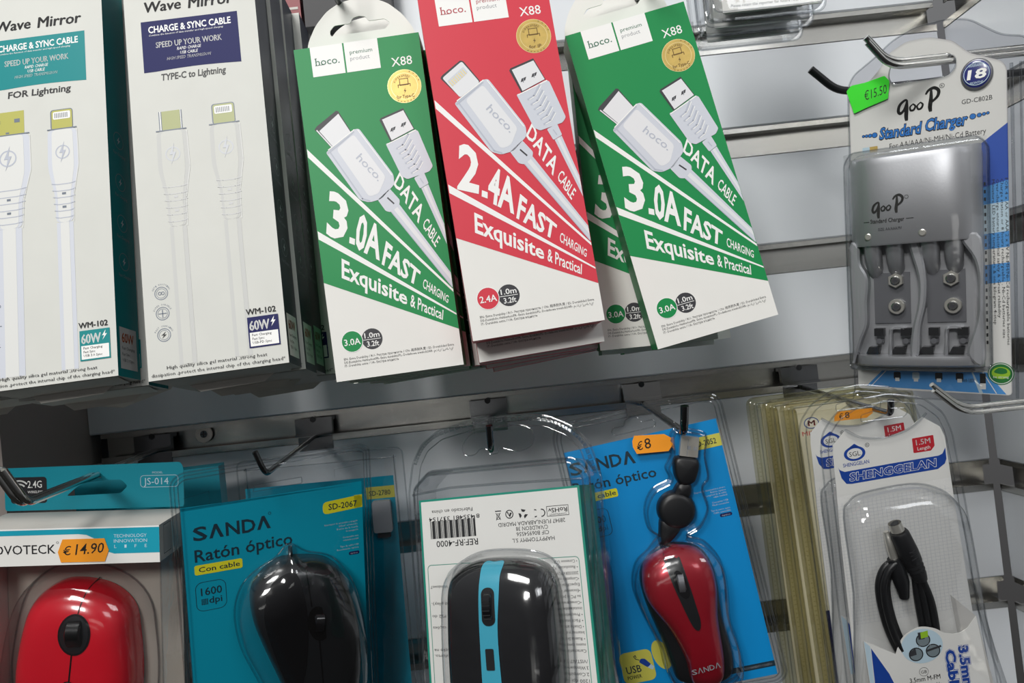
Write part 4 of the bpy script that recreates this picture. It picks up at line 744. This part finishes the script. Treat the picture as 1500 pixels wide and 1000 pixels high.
mb = MB(); Dome(ell(67.8, 185.6, 8.1, 9, 36), 1.6, .25, .7, .3, 0).into(mb, 'silver_dark', 5); Dome(ell(67.8, 185.6, 7.3, 8.1, 36), 1.9, .25, .7, .4, 0).into(mb, 'badge_blue', 5); mb.ring(67.8, 185.6, 6.4, .3, 2.4, 'pale_blue')
mb.text('18', 63, 72.4, 183, 5.2, 2.45, 'print_white', .03, .15); mb.text('WARRANTY', 64, 71.8, 189.6, 1.7, 2.45, 'pale_blue'); mb.text('MONTHS', 64.6, 71, 180, 1.4, 2.45, 'pale_blue'); o = mb.build('badge', t); o['label'] = 'domed blue round badge with number 18'
out = rounded([(-3, -4), (-1.8, 100), (-1.2, 192), (2.2, 199), (15, 207), (24.5, 214.6), (36.8, 219.4), (53.8, 220), (64.7, 217), (73, 210), (80, 204.5), (92, 201), (92, -5)], 4)
mb = MB(); mb.flat(out, 1.0, 'clear_grey', [slot, [(p[0], p[1]) for p in grow(card, -.4)]]); mb.flat(grow(card, -.5), 1.0, 'clear', [slot]); rim(mb, out, .55, 1, 'clear_thick'); rim(mb, slot, .4, 1.1)
mb.tube([(84.4, 188, 1.6), (85, 80, 1.6), (85, -2, 1.6)], .9, 'clear_thick', 8); mb.tube([(88.6, 188, 1.6), (89, 80, 1.6), (89, -2, 1.6)], .6, 'clear_thick', 8); mb.build('blister_sheet', t)
ob = rounded([(-2.4, 16), (-2.4, 143), (3, 149), (69, 149), (73, 145), (73, 16)], 3); n = len(ob); zf = lambda x: 9 + 18 * max(0., 1 - abs((x - 35) / 39) ** 4) ** .6
mb = MB(); ib = grow(ob, -2); mb.add([(*p, 1) for p in ob] + [(*p, zf(p[0]) - 1.5) for p in ob], [(i, (i + 1) % n, n + (i + 1) % n, n + i) for i in range(n)], 'clear', True)
xs = [-2.4 + 75.4 * k / 20 for k in range(21)]; ys = [16, 40, 80, 120, 149]; V = [(x, y, zf(x) - (1.5 if y in (16, 149) else 0)) for y in ys for x in xs]; mb.add(V, [(j * 21 + i, j * 21 + i + 1, (j + 1) * 21 + i + 1, (j + 1) * 21 + i) for j in range(4) for i in range(20)], 'clear_dome', True)
mb.tube([(p[0], p[1], zf(p[0]) - 1.5) for p in ob], .5, 'clear_thick', 8, closed=True); rim(mb, ob, .5, 1.2); mb.build('blister_bubble', t)
sticker(t, rounded([(-2, 190), (1, 193), (9, 193.2), (20, 195), (22.6, 191.4), (21.6, 181), (9, 177.8), (2, 175.6)], .8), 1.3, 'tag_green', [('€15.50', (8.4, 182.4), (21, 184.4), (8.4, 188), (21, 190), .0)], 'green sticker printed euro 15.50')
c = thing('battery_charger', 'silver four-slot battery charger inside the white and blue blister pack', 'charger', PC)
zs = lambda x: 8 + 15 * max(0., 1 - abs((x - 35) / 35) ** 4) ** .6
mb = MB(); mb.prism(rrect(0, 17, 70, 146, 5), 1.2, 8, 'silver_paint', smooth=False)
N = 28; xs = [70 * k / N for k in range(N + 1)]; ys = [92, 93, 120, 140, 144, 145.6, 146]; ks = [.96, 1, 1, 1, .9, .65, 0]
V = [(x, y, 8 + (zs(x) - 8) * k) for y, k in zip(ys, ks) for x in xs] + [(x, 92, 8) for x in xs]; w = N + 1
mb.add(V, [(j * w + i, j * w + i + 1, (j + 1) * w + i + 1, (j + 1) * w + i) for j in range(6) for i in range(N)] + [(7 * w + i, 7 * w + i + 1, i + 1, i) for i in range(N)], 'silver_paint', True)
zb = lambda y: 8 + 13 * min(1, max(0, (y - 17) / 4)) ** .5
V = [(x, y, 8 + (zs(x) - 8) * k) for y, k in ((17, 0), (17.6, .55), (19, .8), (22, .88), (24.5, .86), (24.6, .1)) for x in xs]; mb.add(V, [(j * w + i, j * w + i + 1, (j + 1) * w + i + 1, (j + 1) * w + i) for j in range(5) for i in range(N)], 'silver_paint', True)
def rail(pts, z1, m='silver_paint'):
    p = catmull(pts, 4); q = grow(p, -1.2) if True else p
    A = sum(p[i][0] * p[(i + 1) % len(p)][1] - p[(i + 1) % len(p)][0] * p[i][1] for i in range(len(p)))
    if A < 0: p = p[::-1]; q = q[::-1]
    n = len(p); mb.add([(*a, 7.5) for a in p] + [(*a, z1 - 1) for a in p] + [(*a, z1) for a in q], [(i, (i + 1) % n, n + (i + 1) % n, n + i) for i in range(n)] + [(n + i, n + (i + 1) % n, 2 * n + (i + 1) % n, 2 * n + i) for i in range(n)], m, True); mb.flat(q, z1, m)
rail([(0, 20), (0, 50), (0, 92), (5.4, 92), (6, 82), (10, 72), (9, 58), (8.6, 44), (5, 34), (2, 24)], 17); rail([(70, 20), (70, 50), (70, 92), (60, 92.5), (66.4, 80), (68.3, 64), (66.6, 44), (62, 26)], 18)
rail([(32.4, 25), (33.6, 40), (37, 56), (37.4, 72), (33, 92), (38.4, 92), (41.6, 74), (41.2, 57), (38, 42), (36.8, 25)], 17)
rail([(19.5, 25), (20.5, 34), (21, 41), (29, 41.4), (29, 40.2), (22.6, 39.6), (21.8, 25)], 14); rail([(49.5, 25), (50.5, 34), (51, 41), (59, 41.4), (59, 40.2), (52.6, 39.6), (51.8, 25)], 14)
for x in (13, 25, 44, 56): mb.tube([(x, 93, 15), (x, 86, 13.5), (x, 78, 9), (x, 74, 6)], [5, 5, 4.6, 3.6], 'silver_paint', 16)
for x0 in (12, 41): mb.box((x0, 44, 7.5), (x0 + 20, 75, 9.4), 'silver_dark')
k = len(mb.v)
goop(mb, 14.6, 109.2, .76, .12); mb.ring(33.6, 119.4, 1.1, .2, .12, 'pen', 14)
mb.line([(9.6, 106.6), (12.8, 106.6)], .3, .12, 'pen'); mb.text('Standard Charger', 13.6, 32.2, 105.6, 2.4, .12, 'pen', .012); mb.line([(33.2, 106.8), (37, 106.8)], .3, .12, 'pen'); mb.text('SIZE: AA/AAA/9V', 17.9, 30.8, 100.8, 1.7, .12, 'charcoal')
for i in range(k, len(mb.v)): mb.v[i].z += zs(mb.v[i].x) + .15
mb.build('housing', c)
for x, y in ((24.6, 70.2), (24.8, 54.2), (54, 69.8), (54.7, 53.8)):
    b = MB(); b.tube([(x, y, 9), (x, y, 12.4), (x, y, 12.8)], [4.6, 4.6, 4.2], 'metal_bright', 6 if y > 60 else 20); b.tube([(x, y, 12.7), (x, y, 13.4), (x, y, 13.6)], [2.9, 2.7, 2.2], 'chrome', 18); b.tube([(x, y, 13.5), (x, y, 13.8)], 1.2, 'charcoal', 14); b.build('battery_snap', c)
for x, x2 in ((15.2, 10.8), (30, 25.2), (45, 40.2), (60, 56)):
    b = MB(); b.box((x - 3, 36.4, 8), (x + 2.4, 41, 14), 'rubber_black'); b.box((x - 2.6, 32, 8), (x + 1.8, 34.2, 11.4), 'silver_dark'); b.add([(x2 - 4, 25, 12), (x2 + 3.6, 25, 12), (x2 + 4.4, 29.6, 15), (x2 - 1.6, 29.6, 15), (x2 - 4, 25, 8), (x2 + 3.6, 25, 8), (x2 + 4.4, 29.6, 8), (x2 - 1.6, 29.6, 8)], [(0, 1, 2, 3), (3, 2, 6, 7), (0, 3, 7, 4), (1, 5, 6, 2), (0, 4, 5, 1)], 'rubber_black'); b.tube([(x - .5, 33, 11), (x - .5, 33, 12.6)], 1.7, 'silver_dark', 14); b.build('contact_spring', c)
for x in (12, 41.4): b = MB(); b.tube([(x, 97.6, zs(x) - 1), (x, 97.6, zs(x) + .3), (x, 97.6, zs(x) + .6)], [2.1, 2.1, 1.5], 'metal_bright', 18); b.build('indicator', c)

# ------------------------------------------------------------------ audio cable packs, lower right
PG = pose((183.12, -175.52, -210.18), (6.42, -4.4, -2.22))
def cable_pack(label, m):
    t = thing('cable_blister_pack', label, 'blister pack', m, 'audio cable packs'); mb = MB(); z = .1
    card = [(-8, -40), (-2.4, 100), (.8, 145.2), (9.3, 152.8), (14, 149.6)] + catmull([(20.1, 146.6), (30.5, 144.6), (38, 145.6), (43.7, 147.7)], 4, False) + [(51.7, 152.6), (60.3, 145.7), (62.2, 139.9), (62.6, 100), (66, -40)]
    mb.prism(card[::-1], -.8, 0, 'white_tray')
    mb.flat(rounded([(-.1, 139), (.8, 145.2), (9.3, 152.8), (14, 149.6), (20.1, 146.6), (30.5, 144.6), (43.7, 147.7), (51.7, 152.6), (60.3, 145.7), (62.2, 139.9), (62.4, 116), (-1.2, 116)], .2), .04, 'card_white')
    mb.flat(ell(11.9, 138.8, 6, 4.2), z, 'royal'); mb.flat([(8.6, 142.2), (12.4, 144.4), (15.4, 142)], z, 'royal'); mb.flat(ell(11.9, 138.8, 4.3, 3, ), z + .06, 'card_white'); mb.text('SGL', 8.8, 15, 137.4, 2.7, z + .12, 'ink')
    mb.ring(19.4, 142.4, 1.2, .25, z, 'ink', 14); mb.text('R', 18.9, 19.9, 141.8, 1.2, z, 'ink'); mb.text('SHENGGELAN', 4.6, 19.2, 132, 2.1, z, 'royal', .01)
    mb.flat(rounded([(44, 133.2), (53.6, 133), (56, 135.4), (56, 141.6), (44.2, 141.6)], .5), z, 'label_crimson'); mb.text('1.5M', 46, 54, 137.4, 3.1, z + .06, 'print_white', .01); mb.text('Length', 46.4, 53.4, 134.3, 2, z + .06, 'print_white')
    mb.flat(catmull([(1.7, 133), (2.4, 131), (5, 129.4)], 4, False) + [(30, 129.6), (57.4, 129.4)] + catmull([(59.6, 130.2), (61.6, 133.4)], 4, False) + [(61.4, 127)] + catmull([(60.2, 124.4), (56, 121.9)], 4, False) + [(8, 121.9)] + catmull([(5, 122.4), (2.8, 126)], 4, False), z, 'royal')
    mb.text('SHENGGELAN', 6.8, 55.4, 123.6, 4.6, z + .06, 'print_white', .045, .12); mb.text('SHENGGELAN', 7.1, 55.1, 123.7, 4.4, z + .12, 'royal', .016, .12)
    for k in range(26): mb.line([(-3 + 2.4 * k, 40), (-1.5 + 2.4 * k, 112)], .14, .03, 'pale_ink')
    for k in range(36): mb.line([(-3, 40 + 2 * k), (61, 40 + 2 * k)], .14, .03, 'pale_ink')
    mb.build('card', t)
    mb = MB(); out = rounded([(-14, -40), (-9, 90), (-6.9, 144), (-4.5, 154), (3.3, 163), (17, 169.2), (34, 169.4), (52.2, 164), (62.4, 153.5), (65.6, 142), (68.6, 78), (73, -40)], 4)
    sl = rounded([(16.8, 156.8), (40.6, 155.4), (43, 158), (41.2, 160.4), (33.6, 161.4), (32.6, 166), (29, 166.4), (28.2, 162), (17.4, 160.4)], 1); tray_sheet(mb, out[::-1], 1.6, [sl], 'clear', 3.4)
    low = catmull([(8, 153.5), (16, 147.8), (27, 145.6), (38, 146.6), (46, 149.6), (53, 155)], 5, False); mb.tube([(x, y, 2) for x, y in low], .7, 'clear_thick', 8); mb.build('blister_shell', t)
    mb = MB(); bub = [(-6, -40), (-1, 60), (0, 104), (4, 112.5), (12, 116.4), (38, 117), (52, 112.5), (61, 104), (64.5, 90), (66, 40), (70, -40)]
    d = Dome(bub, 17, .22, .8, 1.6, 4, c=(31, 40)); d.into(mb, 'clear_dome', 8); rim(mb, d.o, .6, 2); mb.build('blister_bubble', t)
    mb = MB(); fl = [(-2.4, -40), (-2.4, 35.5), (14.2, 24.7)] + catmull([(16.4, 29.5), (20.5, 34.6), (28.8, 38), (37, 36), (42, 32.4)], 5, False) + catmull([(46.8, 30.9), (51, 31.2), (55, 33)], 4, False) + [(60.6, 39.2), (66, -40)]
    mb.prism(fl[::-1], 9.4, 9.9, 'card_white'); z = 10; mb.flat([(1.1, 30.6), (9, 14), (14, -2), (0, -2)], z, 'royal'); mb.flat([(-2.2, 35.2), (.8, 31.6), (-.4, -2), (-2.2, -2)], z, 'pale_blue'); mb.flat(ell(29, 27, 11.5, 10), z, 'pale_blue')
    for x, y in ((30, 30.4), (25.1, 22.8), (34.6, 23.4)): mb.flat(ell(x, y, 4), z + .06, 'ink'); mb.flat(ell(x, y, 3.4), z + .1, 'lens')
    mb.rect(27.6, 31, 31, 35.2, z + .14, 'charcoal'); mb.flat([(29, 31.4), (33, 32), (33.2, 35.6), (29, 35)], z + .18, 'leaf_lime'); mb.flat([(21.6, 22), (25.4, 22.6), (25.2, 26.6), (21.8, 24.6)], z + .14, 'charcoal'); mb.line([(31, 23.8), (39, 25.4)], 1.2, z + .14, 'charcoal'); mb.line([(27, 27), (29, 28.4)], .4, z + .14, 'grey_ink'); mb.line([(32.6, 28), (33.6, 26.6)], .4, z + .14, 'grey_ink')
    mb.ring(28, 12, 2.6, .2, z, 'ink', 20); mb.text('GB', 26.4, 29.6, 11, 1.9, z, 'ink'); mb.text('3.5mm M-FM', 19.6, 36.6, 6.6, 2.8, z, 'ink', .008); mb.text('extension cable', 21, 37, 2.2, 2.6, z, 'ink', .006)
    for s, x, y0 in (('3.5mm', 48.6, 23.4), ('Cable', 41.2, 22.4)):
        for g_, b_, m_ in ((.5, .1, 'royal'), (.25, .075, 'print_white'), (0, .045, 'royal')): mb.quadtext(s, (x, y0 + g_), (x, y0 - 26 - g_), (x + 5.2, y0 + g_), (x + 5.2, y0 - 26 - g_), z + .12 * (.5 - g_), m_, b_)
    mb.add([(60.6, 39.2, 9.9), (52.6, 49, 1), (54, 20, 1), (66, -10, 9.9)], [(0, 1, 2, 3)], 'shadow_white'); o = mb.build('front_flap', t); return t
def audio_cable(label, m):
    c = thing('audio_cable', label, 'cable', m, 'audio cables'); mb = MB()
    for k, (dx, dz) in enumerate(((0, 5), (2.6, 7), (4.8, 4.6), (1.4, 8.4))): mb.tube(catmull([(22 + dx * .4, 76, dz), (16 + dx, 72, dz), (12 + dx, 62, dz), (12.4 + dx, 45, dz), (16 + dx, 28, dz), (24 + dx, 8, min(dz, 6))], 6, False), 1.9, 'rubber_black', 10)
    for dx, dz in ((0, 6), (3.4, 7), (-2.6, 4.4)): mb.tube(catmull([(34 + dx * .3, 66, dz), (35.4 + dx, 50, dz), (36 + dx, 30, dz), (36 + dx, 10, min(dz, 6))], 6, False), 2, 'rubber_black', 10)
    mb.build('cord', c)
    mb = MB(); a, b = np.array((25.6, 94, 9)), np.array((34.6, 64, 8)); f = lambda t_: tuple(a + (b - a) * t_); mb.tube([f(0), f(.04), f(.4), f(.55), f(.62), f(.64), f(.7), f(.72), f(.78), f(.8), f(.86), f(1)], [4.6, 5.2, 5.6, 5.4, 5.2, 4.6, 5, 4.4, 4.8, 4.2, 4.4, 3.4], 'rubber_black', 18)
    for k in range(3): mb.tube([(27.6 + k * .4, 83 - 2.2 * k, 14.2), (31.2 + k * .4, 84 - 2.2 * k, 13.6)], .4, 'satin_black', 6)
    mb.build('socket', c); mb = MB(); mb.tube([(24.2, 99.2, 9), (25.4, 94.6, 9)], [3.5, 3.7], 'metal_bright', 20, caps=False); mb.tube([(24.25, 99, 9), (24.3, 98.9, 9)], 2.4, 'ink', 16); o = mb.build('socket_end', c); o['label'] = 'bare metal end'
    mb = MB(); mb.tube([(20.2, 94, 6), (20.8, 91, 6), (21, 90.6, 6), (21.6, 84, 6), (22.4, 78, 6)], [1.4, 1.9, 2.2, 2.3, 2.3], 'metal_bright', 14); mb.tube([(22.4, 78, 6), (23, 74, 6), (24.6, 64, 6), (25.4, 54, 5)], [3.6, 4.4, 4.2, 2.6], 'rubber_black', 14); mb.build('jack_plug', c); return c
t = cable_pack('clear pack with white card and blue banner holding the black audio cable, front one', PG)
c = audio_cable('coiled black audio cable with metal socket in the front white-carded pack', PG)
PG2 = shift(PG, -1.5, 1, -30, .6, (30, 160)); t2 = dup(t, PG2, 'second white-carded cable pack, mostly hidden behind the front audio cable pack')
sticker(t2, [(15, 150.6), (34, 149.2), (38, 151.4), (38, 154.4), (18, 156), (15.6, 153.6)], 2.4, 'tag_orange', [('€', (18, 151.4), (20.4, 151.3), (18.2, 154.6), (20.6, 154.5), .004), ('8', (21.6, 151.2), (24.2, 151.1), (21.8, 155), (24.4, 154.9), .004)], 'orange sticker')
dup(c, PG2, 'black audio cable in the hidden second pack, a dark curve left of the front pack')

# ------------------------------------------------------------------ yellowed packs behind
def yellow_pack(label, m):
    t = thing('blister_pack', label, 'blister pack', m, 'yellowed blister packs'); mb = MB(); mb.box((8, -230, -1), (80, -5, -.2), 'cream_card'); z = -.1
    mb.flat(ell(17, -15.5, 5, 3.8), z, 'royal'); mb.flat(ell(17, -15.5, 4.4, 3.2), z + .05, 'card_white'); mb.text('M', 14.6, 19.4, -17.3, 3.6, z + .1, 'label_crimson', .03); mb.text('MINGSU', 10, 30, -23.4, 3, z, 'label_crimson', 0)
    for k, y in enumerate((-62, -78, -92)): mb.flat(ell(27 + k * 2, y, 5, 6), z, 'royal' if k != 2 else 'label_crimson')
    mb.rect(8, -230, 80, -138, z, 'navy'); mb.build('card', t)
    mb = MB(); out = rounded([(0, -235), (0, 0), (86, 0), (86, -235)], 7, 7)[::-1]; n = len(out); a = grow(out, -3); b = grow(out, -6.5)
    mb.flat(out, 0, 'clear_yellow', [a]); mb.add([(*p, 0) for p in a] + [(*p, 5) for p in grow(a, -.8)] + [(*p, 5) for p in b] + [(*p, 1.2) for p in grow(b, -.8)], [(r * n + i, r * n + (i + 1) % n, (r + 1) * n + (i + 1) % n, (r + 1) * n + i) for r in range(3) for i in range(n)], 'clear_yellow', True); mb.flat(grow(b, -.8), 1.2, 'clear_yellow')
    mb.prism(out, -8, -7.6, 'clear_yellow'); mb.add([(*p, 0) for p in out] + [(*p, -8) for p in out], [(i, (i + 1) % n, n + (i + 1) % n, n + i) for i in range(n)], 'clear_yellow', True)
    rim(mb, out, .5, 0, 'clear_yellow'); rim(mb, a, .5, .4, 'clear_yellow'); rim(mb, grow(a, -.8), .45, 5, 'clear_thick')
    for k in range(60): mb.tube([(1.2, -8 - 3 * k, .2), (2.2, -8 - 3 * k, .2)], .3, 'clear_yellow', 6)
    mb.build('blister_shell', t); return t
t = yellow_pack('yellowed clear pack with cream card and red logo, nearest of the three yellowed packs', pose((173, -118, -46.5), (0, 0, 0)) @ Matrix.Rotation(math.radians(1.8), 4, 'Z'))
def bare(o):
    for ch in o.children:
        if ch.name.startswith('card'): ch.data = PLAIN
PLAIN = MB().box((8, -230, -1), (80, -5, -.2), 'cream_card').build('card').data; bpy.data.objects.remove([o for o in bpy.data.objects if o.data == PLAIN][0])
o = dup(t, pose((168.5, -96, -46), (0, 0, 0)) @ Matrix.Rotation(math.radians(1.4), 4, 'Z'), 'middle one of the three yellowed packs beside the blue mouse pack'); bare(o)
o = dup(t, pose((164.5, -74, -45), (0, 0, 0)) @ Matrix.Rotation(math.radians(1.0), 4, 'Z'), 'rearmost and leftmost yellowed pack, right of the blue mouse pack'); bare(o)

# ------------------------------------------------------------------ clear packs hanging in at the top
def top_pack(label, m):
    t = thing('blister_pack', label, 'blister pack', m, 'clear packs at the top edge'); mb = MB(); mb.box((9, 3.4, -1), (69, 118, 0), 'card_white'); mb.text('Please retain the reporter for future reference', 14, 60, 6.2, 1.9, .1, 'ink', .004, .15); mb.build('card', t)
    mb = MB(); out = rounded([(0, 0), (73, 0), (73, 120), (0, 120)], 8, 7); n = len(out); a = grow(out, -2.2); b = grow(out, -4.5)
    mb.flat(out, -4, 'clear', [a]); mb.add([(*p, -4) for p in a] + [(*p, 2.5) for p in grow(a, -.8)] + [(*p, 2.5) for p in b] + [(*p, .6) for p in grow(b, -.8)], [(r * n + i, r * n + (i + 1) % n, (r + 1) * n + (i + 1) % n, (r + 1) * n + i) for r in range(3) for i in range(n)], 'clear', True); mb.flat(grow(b, -.8), .6, 'clear')
    mb.add([(*p, -4) for p in a] + [(*p, -15) for p in grow(a, -1.5)], [(i, (i + 1) % n, n + (i + 1) % n, n + i) for i in range(n)], 'clear', True); mb.flat(grow(a, -1.5), -15, 'clear')
    rim(mb, out, .7, -4); rim(mb, grow(a, -.8), .5, 2.5); mb.build('blister_shell', t)
    mb = MB(); mb.flat([(9.4, 3.8), (68.6, 3.8), (68.6, 118), (9.4, 118)][::-1], -1.06, 'carton_grey'); mb.box((14, 8, -13), (62, 110, -3), 'pearl'); mb.build('contents', t); return t
t = top_pack('clear pack with white card at the top edge, front of three', pose((138, -168, 190.8), (0, 0, 0)))
dup(t, pose((138, -149, 190.2), (0, 0, 0)), 'second of the three clear packs at the top edge, peeking out below the front one')
dup(t, pose((138.6, -130, 189.6), (0, 0, 0)), 'rearmost of the three clear packs at the top edge, lowest and leftmost in view')
t = thing('carton', 'dark red carton glimpsed between the navy-sided boxes and the left green box', 'box', pose((-186, -22, 286), (0, 0, 0)), 'cartons on the upper hooks'); MB().box((0, 0, -18), (46, 60, 0), 'red_carton').box((2, 12, 0), (44, 14, .3), 'carton_grey').build('carton_body', t)
t = thing('carton', 'black carton behind the white hang tab of the left green box', 'box', pose((-137, -24, 282), (0, 0, 0)), 'cartons on the upper hooks'); MB().box((0, 0, -18), (70, 70, 0), 'black_carton').build('carton_body', t)

for r in [o for o in bpy.data.objects if o.get('category') == 'computer mouse']:       # the wheel turns in its well
    w = [c for c in r.children if c.name.startswith('wheel_well')]; k = [c for c in r.children if c.name.startswith('scroll_wheel')]
    if w and k: k[0].parent = w[0]
